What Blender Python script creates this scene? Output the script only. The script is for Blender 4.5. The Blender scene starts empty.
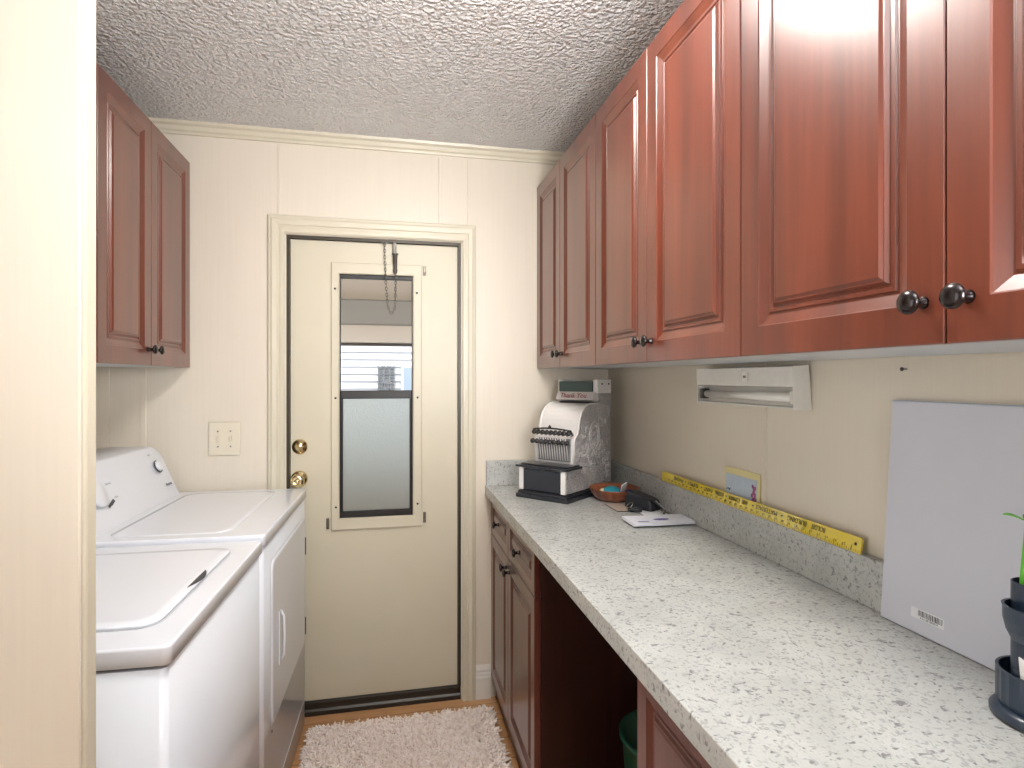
import bpy, bmesh, math, random
from mathutils import Vector, Matrix, Euler
random.seed(7)
PI = math.pi
scn = bpy.context.scene
col = scn.collection

# ------------------------------------------------------------------ camera, world, lights, exposure
CAM_H = 1.37
THETA = math.radians(12.06)          # camera yaw towards the right wall
F_PX = 578.0
cam_d = bpy.data.cameras.new('camera'); cam = bpy.data.objects.new('camera', cam_d); col.objects.link(cam)
cam_d.sensor_fit = 'HORIZONTAL'; cam_d.sensor_width = 36.0
cam_d.lens = 36.0 * F_PX / 1024.0
cam_d.shift_y = -(384 - 378) / 1024.0
cam.location = (0, 0, CAM_H); cam.rotation_euler = (PI / 2, 0, -THETA)
cam_d.clip_start = 0.02
scn.camera = cam

world = bpy.data.worlds.new('world'); scn.world = world; world.use_nodes = True
bg = world.node_tree.nodes['Background']
bg.inputs[0].default_value = (0.93, 0.96, 1.0, 1); bg.inputs[1].default_value = 2.3

def area(name, loc, rot, sx, sy, power, colr):
    l = bpy.data.lights.new(name, 'AREA'); l.shape = 'RECTANGLE'; l.size = sx; l.size_y = sy
    l.energy = power; l.color = colr
    o = bpy.data.objects.new(name, l); col.objects.link(o); o.location = loc; o.rotation_euler = rot
    return o
# fill lights added out of view, behind the camera and at the left
area('fill_back', (-0.35, -1.72, 1.45), (PI / 2, 0, 0), 2.2, 1.6, 3, (0.90, 0.95, 1.0))
area('fill_left', (-2.12, 0.25, 1.15), (PI / 2, 0, -PI / 2), 1.0, 1.8, 10, (0.93, 0.96, 1.0))
# unseen fill behind the camera, added to brighten the ceiling like a bounced flash
area('fill_bounce', (0.28, -0.15, 2.08), (PI, 0, 0), 0.50, 0.30, 24, (0.97, 0.98, 1.0))
# second unseen fill, added and aimed forward at the far end of the ceiling
fl = area('fill_forward', (0.46, -0.30, 1.52), (0, 0, 0), 0.45, 0.45, 5.0, (0.98, 0.98, 1.0))
fl.rotation_euler = (Vector((-0.10, 2.4, 2.0)) - fl.location).to_track_quat('-Z', 'Y').to_euler(); fl.data.spread = math.radians(74)
sun_d = bpy.data.lights.new('sun', 'SUN'); sun_d.energy = 1.0; sun_d.angle = 0.02
sun = bpy.data.objects.new('sun', sun_d); col.objects.link(sun); sun.rotation_euler = (math.radians(48), 0, math.radians(-20))

scn.view_settings.view_transform = 'Standard'; scn.view_settings.look = 'None'
scn.view_settings.gamma = 1.0; scn.view_settings.use_curve_mapping = False
scn.view_settings.exposure = 0.77
LAMP_STRENGTH = 25

# ------------------------------------------------------------------ materials
def lin(r, g, b):
    def f(v):
        v /= 255.0
        return v / 12.92 if v <= 0.04045 else ((v + 0.055) / 1.055) ** 2.4
    return (f(r), f(g), f(b), 1.0)

def newmat(name):
    m = bpy.data.materials.new(name); m.use_nodes = True
    return m, m.node_tree, m.node_tree.nodes['Principled BSDF']

def plain(name, rgb, rough=0.5, metal=0.0, coat=0.0, bump=0.0, bscale=80, emit=0.0, var=0.0, spec=None):
    m, nt, b = newmat(name)
    b.inputs['Base Color'].default_value = lin(*rgb)
    b.inputs['Roughness'].default_value = rough; b.inputs['Metallic'].default_value = metal
    b.inputs['Coat Weight'].default_value = coat; b.inputs['Coat Roughness'].default_value = 0.12
    if spec is not None: b.inputs['Specular IOR Level'].default_value = spec
    if emit:
        b.inputs['Emission Color'].default_value = lin(*rgb); b.inputs['Emission Strength'].default_value = emit
    tc = nt.nodes.new('ShaderNodeTexCoord')
    n = nt.nodes.new('ShaderNodeTexNoise'); n.inputs['Scale'].default_value = bscale; n.inputs['Detail'].default_value = 4
    nt.links.new(tc.outputs['Object'], n.inputs['Vector'])
    if bump:
        bp = nt.nodes.new('ShaderNodeBump'); bp.inputs['Strength'].default_value = bump; bp.inputs['Distance'].default_value = 0.003
        nt.links.new(n.outputs['Fac'], bp.inputs['Height']); nt.links.new(bp.outputs['Normal'], b.inputs['Normal'])
    v = max(var, 0.02)
    c = lin(*rgb)
    mix = nt.nodes.new('ShaderNodeMix'); mix.data_type = 'RGBA'
    mix.inputs['A'].default_value = tuple(min(1, x * (1 - v)) for x in c[:3]) + (1,)
    mix.inputs['B'].default_value = tuple(min(1, x * (1 + v)) for x in c[:3]) + (1,)
    nt.links.new(n.outputs['Fac'], mix.inputs['Factor']); nt.links.new(mix.outputs['Result'], b.inputs['Base Color'])
    return m

def mapping(nt, scale, coord='Object', rot=(0, 0, 0)):
    tc = nt.nodes.new('ShaderNodeTexCoord'); mp = nt.nodes.new('ShaderNodeMapping')
    mp.inputs['Scale'].default_value = scale; mp.inputs['Rotation'].default_value = rot
    nt.links.new(tc.outputs[coord], mp.inputs['Vector']); return mp

def noise(nt, vec, scale, detail=3, rough=0.5, dist=0.0):
    n = nt.nodes.new('ShaderNodeTexNoise'); n.inputs['Scale'].default_value = scale
    n.inputs['Detail'].default_value = detail; n.inputs['Roughness'].default_value = rough; n.inputs['Distortion'].default_value = dist
    nt.links.new(vec.outputs[0], n.inputs['Vector']); return n

def ramp(nt, src, stops):
    r = nt.nodes.new('ShaderNodeValToRGB')
    while len(r.color_ramp.elements) < len(stops): r.color_ramp.elements.new(0.5)
    for e, (p, c) in zip(r.color_ramp.elements, stops): e.position = p; e.color = c
    nt.links.new(src, r.inputs['Fac']); return r

def mixc(nt, fac, a, b, mode='MIX'):
    m = nt.nodes.new('ShaderNodeMix'); m.data_type = 'RGBA'; m.blend_type = mode
    if isinstance(fac, float): m.inputs['Factor'].default_value = fac
    else: nt.links.new(fac, m.inputs['Factor'])
    for k, v in (('A', a), ('B', b)):
        if isinstance(v, tuple): m.inputs[k].default_value = v
        else: nt.links.new(v, m.inputs[k])
    return m.outputs['Result']

def wood(name, dark, mid, light, rough=0.28, coat=0.6, coatr=0.16, axis=2):
    m, nt, b = newmat(name)
    s = [14, 14, 14]; s[axis] = 0.9
    mp = mapping(nt, tuple(s)); n1 = noise(nt, mp, 1.0, 5, 0.6, 0.6)
    s2 = [110, 110, 110]; s2[axis] = 2.5
    mp2 = mapping(nt, tuple(s2)); n2 = noise(nt, mp2, 1.0, 3, 0.6, 0.2)
    mp3 = mapping(nt, (3, 3, 3)); n3 = noise(nt, mp3, 1.0, 3, 0.5)
    r = ramp(nt, n1.outputs['Fac'], [(0.28, lin(*dark)), (0.5, lin(*mid)), (0.75, lin(*light))])
    g = ramp(nt, n2.outputs['Fac'], [(0.35, (0.88, 0.87, 0.86, 1)), (0.6, (1, 1, 1, 1))])
    g3 = ramp(nt, n3.outputs['Fac'], [(0.35, (0.86, 0.84, 0.84, 1)), (0.65, (1, 1, 1, 1))])
    c = mixc(nt, 1.0, r.outputs['Color'], g.outputs['Color'], 'MULTIPLY')
    c = mixc(nt, 1.0, c, g3.outputs['Color'], 'MULTIPLY')
    nt.links.new(c, b.inputs['Base Color'])
    b.inputs['Roughness'].default_value = rough
    b.inputs['Coat Weight'].default_value = coat; b.inputs['Coat Roughness'].default_value = coatr
    bp = nt.nodes.new('ShaderNodeBump'); bp.inputs['Strength'].default_value = 0.06; bp.inputs['Distance'].default_value = 0.002
    nt.links.new(n2.outputs['Fac'], bp.inputs['Height']); nt.links.new(bp.outputs['Normal'], b.inputs['Normal'])
    mo = mapping(nt, (260, 260, 260)); no = noise(nt, mo, 1.0, 2)
    bo = nt.nodes.new('ShaderNodeBump'); bo.inputs['Strength'].default_value = 0.05; bo.inputs['Distance'].default_value = 0.001
    nt.links.new(no.outputs['Fac'], bo.inputs['Height']); nt.links.new(bo.outputs['Normal'], b.inputs['Coat Normal'])
    return m

M = {}
M['cherry'] = wood('cherry_wood', (84, 37, 23), (108, 49, 29), (126, 60, 38), rough=.36, coat=.7, coatr=.28)
M['cherry_shaded'] = wood('cherry_wood_shaded', (84, 44, 36), (102, 55, 46), (116, 66, 56), coat=0.5)  # wall cabinets' cherry again, dulled to hold the shade below the counter
M['cherry_deep_shade'] = wood('shaded_cherry_side', (38, 14, 14), (52, 20, 18), (64, 28, 24), rough=0.5, coat=0.1)  # same cherry darkened, knee-space shade put into its colour
M['melamine'] = plain('white_melamine', (198, 202, 206), 0.4)
M['black_void'] = plain('dark_kick', (24, 14, 12), 0.7)

def wall_mat():
    m, nt, b = newmat('cream_wall_panel')
    mp = mapping(nt, (170, 170, 3)); n = noise(nt, mp, 1.0, 3)
    mp2 = mapping(nt, (2.2, 2.2, 1.2)); n2 = noise(nt, mp2, 1.0, 3)
    r = ramp(nt, n.outputs['Fac'], [(0.3, lin(222, 213, 197)), (0.7, lin(225, 216, 200))])
    r2 = ramp(nt, n2.outputs['Fac'], [(0.3, (0.95, 0.95, 0.94, 1)), (0.7, (1, 1, 1, 1))])
    nt.links.new(mixc(nt, 1.0, r.outputs['Color'], r2.outputs['Color'], 'MULTIPLY'), b.inputs['Base Color'])
    b.inputs['Roughness'].default_value = 0.42
    bp = nt.nodes.new('ShaderNodeBump'); bp.inputs['Strength'].default_value = 0.03; bp.inputs['Distance'].default_value = 0.001
    nt.links.new(n.outputs['Fac'], bp.inputs['Height']); nt.links.new(bp.outputs['Normal'], b.inputs['Normal'])
    return m
M['wall'] = wall_mat()
M['trim'] = plain('cream_trim', (210, 203, 182), 0.35, bscale=20)
M['batten'] = plain('cream_batten', (223, 214, 198), 0.38, bscale=20)
M['baseboard'] = plain('white_baseboard', (228, 224, 216), 0.35)
M['door'] = plain('cream_door_paint', (206, 199, 177), 0.4, bscale=5, var=0.04)
M['bronze_frame'] = plain('dark_bronze_frame', (62, 56, 46), 0.4, metal=0.3)
M['threshold'] = plain('dark_threshold', (58, 55, 50), 0.35, metal=0.5)

def ceiling_mat():
    m, nt, b = newmat('textured_ceiling')
    mp = mapping(nt, (1, 1, 1))
    n = noise(nt, mp, 70, 2, 0.5, 0.0)
    v = nt.nodes.new('ShaderNodeTexVoronoi'); v.inputs['Scale'].default_value = 110; v.feature = 'SMOOTH_F1'
    nt.links.new(mp.outputs[0], v.inputs['Vector'])
    r = ramp(nt, n.outputs['Fac'], [(0.38, (0, 0, 0, 1)), (0.66, (1, 1, 1, 1))])
    add = nt.nodes.new('ShaderNodeMath'); add.operation = 'SUBTRACT'
    nt.links.new(r.outputs['Color'], add.inputs[0]); nt.links.new(v.outputs['Distance'], add.inputs[1])
    bp = nt.nodes.new('ShaderNodeBump'); bp.inputs['Strength'].default_value = 0.9; bp.inputs['Distance'].default_value = 0.009
    nt.links.new(add.outputs[0], bp.inputs['Height']); nt.links.new(bp.outputs['Normal'], b.inputs['Normal'])
    b.inputs['Base Color'].default_value = lin(236, 236, 236); b.inputs['Roughness'].default_value = 0.42
    return m
M['ceiling'] = ceiling_mat()

def laminate():
    m, nt, b = newmat('speckled_laminate')
    mp = mapping(nt, (1, 1.25, 1.1), rot=(0.2, 0.1, 0.6))
    a = noise(nt, mp, 85, 2, 0.5, 0.4)
    mp2 = mapping(nt, (1.35, 1, 1.1), rot=(0.3, 0.5, -0.4))
    c = noise(nt, mp2, 120, 2, 0.5, 0.4)
    d = noise(nt, mapping(nt, (1, 1, 1)), 9, 4, 0.6, 0.5)
    e = noise(nt, mapping(nt, (1, 1, 1)), 300, 2)
    ra = ramp(nt, a.outputs['Fac'], [(0.60, (0, 0, 0, 1)), (0.68, (1, 1, 1, 1))])
    rc = ramp(nt, c.outputs['Fac'], [(0.54, (0, 0, 0, 1)), (0.66, (1, 1, 1, 1))])
    rd = ramp(nt, d.outputs['Fac'], [(0.35, lin(180, 182, 178)), (0.65, lin(194, 196, 192))])
    c1 = mixc(nt, ra.outputs['Color'], rd.outputs['Color'], lin(134, 135, 134))
    c2 = mixc(nt, rc.outputs['Color'], c1, lin(166, 167, 165))
    re = ramp(nt, e.outputs['Fac'], [(0.3, (0.93, 0.93, 0.93, 1)), (0.7, (1, 1, 1, 1))])
    c3 = mixc(nt, 1.0, c2, re.outputs['Color'], 'MULTIPLY')
    nt.links.new(c3, b.inputs['Base Color']); b.inputs['Roughness'].default_value = 0.27
    return m
M['laminate'] = laminate()

def floor_mat():
    m, nt, b = newmat('oak_vinyl_floor')
    mp = mapping(nt, (1, 1, 1))
    br = nt.nodes.new('ShaderNodeTexBrick'); br.inputs['Scale'].default_value = 1.0
    br.inputs['Brick Width'].default_value = 0.9; br.inputs['Row Height'].default_value = 0.12; br.inputs['Mortar Size'].default_value = 0.0015
    br.inputs['Color1'].default_value = lin(200, 154, 108); br.inputs['Color2'].default_value = lin(184, 136, 92); br.inputs['Mortar'].default_value = lin(120, 84, 56)
    nt.links.new(mp.outputs[0], br.inputs['Vector'])
    n = noise(nt, mapping(nt, (4, 60, 10)), 1.0, 5, 0.6, 0.5)
    r = ramp(nt, n.outputs['Fac'], [(0.3, (0.8, 0.76, 0.72, 1)), (0.65, (1, 1, 1, 1))])
    nt.links.new(mixc(nt, 1.0, br.outputs['Color'], r.outputs['Color'], 'MULTIPLY'), b.inputs['Base Color'])
    b.inputs['Roughness'].default_value = 0.35
    return m
M['floor'] = floor_mat()

M['enamel'] = plain('white_enamel', (228, 233, 241), 0.22, coat=0.4, bscale=3)
M['enamel_console'] = plain('white_console_plastic', (228, 232, 238), 0.3, bscale=3)
M['grey_ink'] = plain('grey_ink', (70, 72, 76), 0.5)
M['dark_gap'] = plain('dark_gap', (60, 62, 64), 0.6)
M['pale_ink'] = plain('pale_grey_ink', (190, 193, 197), 0.5)
M['knob_bronze'] = plain('oil_rubbed_bronze', (52, 46, 46), 0.25, metal=0.85, coat=0.4)
M['brass'] = plain('polished_brass', (226, 206, 160), 0.18, metal=1.0)
M['almond'] = plain('almond_plastic', (222, 214, 194), 0.35)
M['black_rubber'] = plain('black_sash', (30, 28, 26), 0.45)
M['alu'] = plain('brushed_clip_metal', (120, 116, 106), 0.35, metal=0.8)
M['steel'] = plain('dull_steel', (150, 150, 146), 0.35, metal=0.9)
M['dark_steel'] = plain('dark_chain_steel', (104, 100, 92), 0.4, metal=0.6)
M['screw'] = plain('dark_screw', (64, 62, 60), 0.4, metal=0.6)

def glass_mat(rough=0.0, bump=0.0, name='clear_glass', tint=(1, 1, 1, 1)):
    m = bpy.data.materials.new(name); m.use_nodes = True; nt = m.node_tree
    for n in list(nt.nodes): nt.nodes.remove(n)
    out = nt.nodes.new('ShaderNodeOutputMaterial')
    if rough == 0:
        t = nt.nodes.new('ShaderNodeBsdfTransparent'); g = nt.nodes.new('ShaderNodeBsdfGlossy'); g.inputs['Roughness'].default_value = 0.03
        t.inputs[0].default_value = tint
        fr = nt.nodes.new('ShaderNodeFresnel'); fr.inputs[0].default_value = 1.35
        mx = nt.nodes.new('ShaderNodeMixShader')
        nt.links.new(fr.outputs[0], mx.inputs[0]); nt.links.new(t.outputs[0], mx.inputs[1]); nt.links.new(g.outputs[0], mx.inputs[2])
        nt.links.new(mx.outputs[0], out.inputs[0])
    else:
        b = nt.nodes.new('ShaderNodeBsdfPrincipled'); b.inputs['Transmission Weight'].default_value = 0.95
        b.inputs['Roughness'].default_value = rough; b.inputs['Base Color'].default_value = tint
        tc = nt.nodes.new('ShaderNodeTexCoord'); n = nt.nodes.new('ShaderNodeTexNoise'); n.inputs['Scale'].default_value = 150
        n.inputs['Detail'].default_value = 2
        bp = nt.nodes.new('ShaderNodeBump'); bp.inputs['Strength'].default_value = bump; bp.inputs['Distance'].default_value = 0.002
        nt.links.new(tc.outputs['Object'], n.inputs['Vector']); nt.links.new(n.outputs['Fac'], bp.inputs['Height'])
        nt.links.new(bp.outputs['Normal'], b.inputs['Normal']); nt.links.new(b.outputs[0], out.inputs[0])
    return m
M['glass'] = glass_mat()
M['obscure'] = glass_mat(0.30, 1.0, 'obscure_glass', (0.55, 0.58, 0.53, 1))

# ------------------------------------------------------------------ mesh helpers
def B(): return bmesh.new()

def box(bm, x0, x1, y0, y1, z0, z1, mi=0):
    vs = [bm.verts.new(p) for p in ((x0,y0,z0),(x1,y0,z0),(x1,y1,z0),(x0,y1,z0),(x0,y0,z1),(x1,y0,z1),(x1,y1,z1),(x0,y1,z1))]
    for f in ((0,3,2,1),(4,5,6,7),(0,1,5,4),(1,2,6,5),(2,3,7,6),(3,0,4,7)):
        bm.faces.new([vs[i] for i in f]).material_index = mi
    return vs

def rbox(bm, x0, x1, y0, y1, z0, z1, r=0.004, seg=2, mi=0):
    t = bmesh.new(); box(t, x0, x1, y0, y1, z0, z1)
    bmesh.ops.bevel(t, geom=list(t.edges), offset=r, segments=seg, affect='EDGES', profile=0.5)
    merge(bm, t, mi)

def merge(bm, t, mi=0, mat=None):
    mp = {}
    for v in t.verts: mp[v] = bm.verts.new(mat @ v.co if mat else v.co)
    for f in t.faces:
        try:
            nf = bm.faces.new([mp[v] for v in f.verts]); nf.material_index = mi if mi else f.material_index; nf.smooth = f.smooth
        except ValueError: pass
    t.free()

def prism(bm, pts, a0, a1, axis='y', mi=0, smooth=False):
    """extrude a closed outline; pts are the two other coordinates in xyz order"""
    def P(p, a):
        if axis == 'y': return (p[0], a, p[1])
        if axis == 'x': return (a, p[0], p[1])
        return (p[0], p[1], a)
    A = [bm.verts.new(P(p, a0)) for p in pts]; Bv = [bm.verts.new(P(p, a1)) for p in pts]
    n = len(pts)
    for i in range(n):
        f = bm.faces.new((A[i], A[(i+1) % n], Bv[(i+1) % n], Bv[i])); f.material_index = mi; f.smooth = smooth
    bm.faces.new(A[::-1]).material_index = mi; bm.faces.new(Bv).material_index = mi

def frame_of(d):
    d = Vector(d).normalized(); u = Vector((0, 0, 1)) if abs(d.z) < 0.9 else Vector((1, 0, 0))
    a = d.cross(u).normalized(); return a, d.cross(a).normalized()

def tube(bm, pts, r, n=10, caps=True, closed=False, mi=0):
    pts = [Vector(p) for p in pts]; rings = []
    m = len(pts)
    pa = None
    for i, p in enumerate(pts):
        if closed: d = pts[(i+1) % m] - pts[i-1]
        else: d = pts[min(i+1, m-1)] - pts[max(i-1, 0)]
        d.normalize()
        if pa is None: a, b = frame_of(d)
        else:
            a = (pa - d * pa.dot(d)).normalized(); b = d.cross(a)
        pa = a
        rr = r[i] if isinstance(r, (list, tuple)) else r
        rings.append([bm.verts.new(p + (a * math.cos(2*PI*k/n) + b * math.sin(2*PI*k/n)) * rr) for k in range(n)])
    for i in range(m if closed else m - 1):
        A = rings[i]; Bq = rings[(i+1) % m]
        for k in range(n):
            f = bm.faces.new((A[k], A[(k+1) % n], Bq[(k+1) % n], Bq[k])); f.smooth = True; f.material_index = mi
    if caps and not closed:
        bm.faces.new(rings[0][::-1]).material_index = mi; bm.faces.new(rings[-1]).material_index = mi

def lathe(bm, prof, n=24, origin=(0,0,0), axis=(0,0,1), mi=0, smooth=True, sx=1.0):
    ax = Vector(axis).normalized(); a, b = frame_of(ax); o = Vector(origin); rings = []
    for (r, h) in prof:
        if r < 1e-6: rings.append([bm.verts.new(o + ax * h)])
        else: rings.append([bm.verts.new(o + ax*h + (a*math.cos(2*PI*k/n)*sx + b*math.sin(2*PI*k/n))*r) for k in range(n)])
    for i in range(len(rings)-1):
        A, C = rings[i], rings[i+1]
        for k in range(n):
            k2 = (k+1) % n
            if len(A) == 1 and len(C) == 1: continue
            if len(A) == 1: f = bm.faces.new((A[0], C[k2], C[k]))
            elif len(C) == 1: f = bm.faces.new((A[k], A[k2], C[0]))
            else: f = bm.faces.new((A[k], A[k2], C[k2], C[k]))
            f.smooth = smooth; f.material_index = mi
    if len(rings[0]) > 1: bm.faces.new(rings[0][::-1]).material_index = mi
    if len(rings[-1]) > 1: bm.faces.new(rings[-1]).material_index = mi

def obj(name, bm, mats, parent=None, loc=None, rot=None, label=None, recalc=True):
    if recalc: bmesh.ops.recalc_face_normals(bm, faces=bm.faces)
    me = bpy.data.meshes.new(name); bm.to_mesh(me); bm.free()
    if not isinstance(mats, (list, tuple)): mats = [mats]
    for m in mats: me.materials.append(M[m] if isinstance(m, str) else m)
    o = bpy.data.objects.new(name, me); col.objects.link(o)
    if parent is not None: o.parent = parent
    if loc is not None: o.location = loc
    if rot is not None: o.rotation_euler = rot
    if label: o['label'] = label
    return o

def thing(name, label, cat, loc=(0,0,0), rotz=0.0, group=None, rot=None):
    o = bpy.data.objects.new(name, None); col.objects.link(o); o.empty_display_size = 0.05
    o.location = loc; o.rotation_euler = rot if rot else (0, 0, rotz)
    o['label'] = label; o['category'] = cat
    if group: o['group'] = group
    return o

def tag(o, label, cat, group=None):
    o['label'] = label; o['category'] = cat
    if group: o['group'] = group
    return o

def struct(name, bm, mats, parent=None, **k):
    o = obj(name, bm, mats, parent, **k)
    if parent is None: o['kind'] = 'structure'
    return o

def text_bm(s, size, mat, thick=0.0, align='CENTER', ax=1.0):
    """text in the local xy plane turned by the matrix, as a bmesh"""
    c = bpy.data.curves.new('t', 'FONT'); c.body = s; c.size = size; c.align_x = align; c.align_y = 'CENTER'; c.extrude = thick
    c.resolution_u = 3
    o = bpy.data.objects.new('t', c); col.objects.link(o)
    dg = bpy.context.evaluated_depsgraph_get(); me = bpy.data.meshes.new_from_object(o.evaluated_get(dg))
    bpy.data.objects.remove(o); bpy.data.curves.remove(c)
    bm = bmesh.new(); bm.from_mesh(me); bpy.data.meshes.remove(me)
    S = Matrix.Diagonal((ax, 1, 1, 1))
    for v in bm.verts: v.co = mat @ (S @ v.co)
    return bm

def axes(o, x, y):
    x = Vector(x).normalized(); y = Vector(y).normalized(); z = x.cross(y)
    m = Matrix((x, y, z)).transposed().to_4x4(); m.translation = Vector(o); return m

def wallbox(name, *a, mat='wall'):
    bm = B(); box(bm, *a); return struct(name, bm, mat)

# ------------------------------------------------------------------ room shell
YF = 2.45; XR = 0.965; XL = -1.085; ZC = 2.355; XL2 = -2.25; YB = -1.85
OX0, OX1, OZ = -0.400, 0.302, 1.945         # door opening
bm = B(); box(bm, XL2-.1, XR+.1, YB-.1, YF+.12, -0.06, 0); struct('floor', bm, 'floor')
bm = B(); box(bm, XL2-.1, XR+.1, YB-.1, YF+.12, ZC, ZC+.06); struct('ceiling', bm, 'ceiling')
bm = B()
box(bm, XL-.1, OX0, YF, YF+.11, 0, ZC); box(bm, OX1, XR+.1, YF, YF+.11, 0, ZC); box(bm, OX0, OX1, YF, YF+.11, OZ, ZC)
struct('wall_far', bm, 'wall')
wallbox('wall_right', XR, XR+.1, YB-.1, YF, 0, ZC)
wallbox('wall_left', XL-.1, XL, 0.955, YF, 0, ZC)
wallbox('wall_side', XL2-.1, XL2, YB-.1, .95, 0, ZC)
wallbox('wall_near', XL2, XR, YB-.1, YB, 0, ZC)
# thin partition that ends the washer alcove towards the camera
bm = B(); prism(bm, [(XL2, .918), (-.4245, .918), (-.4225, .921), (-.4225, .952), (XL2, .952)], 0, ZC, 'z'); struct('wall_partition', bm, 'wall')
bm = B(); prism(bm, [(-.422, .9235), (-.4195, .9265), (-.4185, .931), (-.4185, .950), (-.418, .953), (-.422, .953)], 0, ZC, 'z'); struct('trim_1', bm, 'trim')

# battens over the wall panel joints
def batten(n, bm): struct('trim_%d' % n, bm, 'batten')
for i, (xc, w, z0, z1) in enumerate(((-1.045, .035, 0, 2.30), (-.915, .022, 0, 2.30), (-.4285, .010, 2.022, 2.30), (.212, .012, 2.022, 2.30), (.332, .010, 2.022, 2.30))):
    bm = B(); prism(bm, [(xc-w/2, YF), (xc-w/2+.002, YF-.004), (xc+w/2-.002, YF-.004), (xc+w/2, YF)], z0, z1, 'z')
    batten(2 + i, bm)
bm = B(); prism(bm, [(XR, 1.334), (XR-.005, 1.3345), (XR-.005, 1.350), (XR-.002, 1.353), (XR, 1.356)], 1.018, 1.42, 'z'); struct('trim_7', bm, 'wall')
# crown strip under the ceiling on the far wall
bm = B(); prism(bm, [(YF, 2.309), (YF-.008, 2.309), (YF-.010, 2.318), (YF-.016, 2.324), (YF-.018, 2.338), (YF-.027, 2.345), (YF-.030, 2.355), (YF, 2.355)], XL, XR, 'x'); struct('trim_8', bm, 'trim')
# a fine shadow line along the panels' joints (thin dark kerfs beside the battens) on the right wall
bm = B()
prof = [(0, 0), (.014, 0), (.014, .09), (.011, .098), (.011, .106), (.008, .112), (.008, .120), (.003, .135), (0, .142)]
prism(bm, [(YF - a, z) for a, z in prof], .3635, .428, 'x'); struct('baseboard_far', bm, 'baseboard')
bm = B(); prism(bm, [(YF - a, z) for a, z in prof], XL, -.47, 'x'); struct('baseboard_left', bm, 'baseboard')

# door casing (mitred, stepped profile)
def casing():
    bm = B()
    prof = [(0, 0), (0, .010), (.006, .014), (.018, .014), (.022, .011), (.030, .011), (.034, .016), (.052, .018), (.060, .014), (.066, .014), (.072, .010), (.072, 0)]
    x0, x1, zt = OX0-.004, OX1+.004, OZ+.003
    path = [((x0, 0), (-1, 0)), ((x0, zt), (-1, 1)), ((x1, zt), (1, 1)), ((x1, 0), (1, 0))]
    rings = []
    for (px, pz), (dx, dz) in path:
        rings.append([bm.verts.new((px + dx*t*(.90 if dx < 0 else .80), YF - h, pz + dz*t)) for t, h in prof])
    for i in range(3):
        for k in range(len(prof)-1):
            bm.faces.new((rings[i][k], rings[i][k+1], rings[i+1][k+1], rings[i+1][k]))
        bm.faces.new((rings[i][0], rings[i+1][0], rings[i+1][-1], rings[i][-1]))
    bm.faces.new(rings[0]); bm.faces.new(rings[-1][::-1])
    struct('trim_9', bm, 'trim')
casing()
# dark bronze jamb and threshold
bm = B()
box(bm, OX0+.0005, OX0+.012, YF+.001, YF+.10, 0.056, OZ-.001); box(bm, OX1-.012, OX1-.0005, YF+.001, YF+.10, .056, OZ-.001)
box(bm, OX0+.012, OX1-.012, YF+.001, YF+.10, OZ-.012, OZ-.001)
struct('trim_10', bm, 'bronze_frame')
bm = B(); prism(bm, [(YF+.006, 0.001), (YF+.006, .018), (YF+.012, .026), (YF+.012, .050), (YF+.020, .055), (YF+.10, .055), (YF+.10, .001)], OX0+.0005, OX1-.0005, 'x'); struct('trim_11', bm, 'threshold')

# ------------------------------------------------------------------ the door with its glazed insert
DY = YF + .020                                  # face of the slab
bm = B()
sx0, sx1, sz0, sz1 = OX0+.0135, OX1-.0135, .058, OZ-.014
wx0, wx1, wz0, wz1 = -.197, .100, .793, 1.799
for a in ((sx0, wx0, sz0, sz1), (wx1, sx1, sz0, sz1), (wx0, wx1, sz0, wz0), (wx0, wx1, wz1, sz1)):
    box(bm, a[0], a[1], DY, DY+.040, a[2], a[3])
bmesh.ops.remove_doubles(bm, verts=bm.verts, dist=1e-5)
door = struct('door_1', bm, 'door')
def ring_xz(bm, o, i, y0, y1, bev=0.0, mi=0):
    """rectangular ring between outer o and inner i = (x0,x1,z0,z1), face towards -y at y0, back at y1"""
    def rect(r, y, g=0): return [bm.verts.new(p) for p in ((r[0]+g, y, r[2]+g), (r[1]-g, y, r[2]+g), (r[1]-g, y, r[3]-g), (r[0]+g, y, r[3]-g))]
    L = [rect(o, y1), rect(o, y0+bev), rect(o, y0, bev), rect(i, y0, -bev), rect(i, y0+bev), rect(i, y1)]
    for q in range(6):
        A, C = L[q], L[(q+1) % 6]
        for k in range(4): bm.faces.new((A[k], A[(k+1) % 4], C[(k+1) % 4], C[k])).material_index = mi
bm = B(); ring_xz(bm, (-.229, .137, .747, 1.844), (-.199, .102, .791, 1.798), DY-.012, DY-.0005, .003)
wf = obj('window_frame', bm, 'door', door)
# thin inner step
bm = B(); ring_xz(bm, (-.197, .100, .792, 1.798), (-.193, .096, .796, 1.783), DY+.004, DY+.030, .001); obj('glazing_bead', bm, 'black_rubber', door)
bm = B(); box(bm, -.193, .096, DY+.020, DY+.024, 1.318, 1.783); obj('window_pane', bm, 'glass', door, label='clear upper window pane')
bm = B(); ring_xz(bm, (-.193, .096, .796, 1.318), (-.184, .087, .819, 1.284), DY+.002, DY+.026, .003)
sash = obj('lower_sash', bm, 'black_rubber', door, label='black framed lower sash')
bm = B(); box(bm, -.185, .088, DY+.012, DY+.017, .818, 1.285); obj('window_pane', bm, 'obscure', sash, label='frosted textured lower pane')
def screw(parent, x, z, y, r=.0045):
    bm = B(); lathe(bm, [(r, 0), (r, .0015), (r*.6, .0028), (0, .003)], 10, (x, y, z), (0, -1, 0)); obj('screw', bm, 'screw', parent)
for x, z in ((-.2135, 1.735), (.1165, 1.727), (-.2115, 1.288), (.1195, 1.288), (-.210, .842), (.1195, .842)): screw(wf, x, z, DY-.012)
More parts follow.
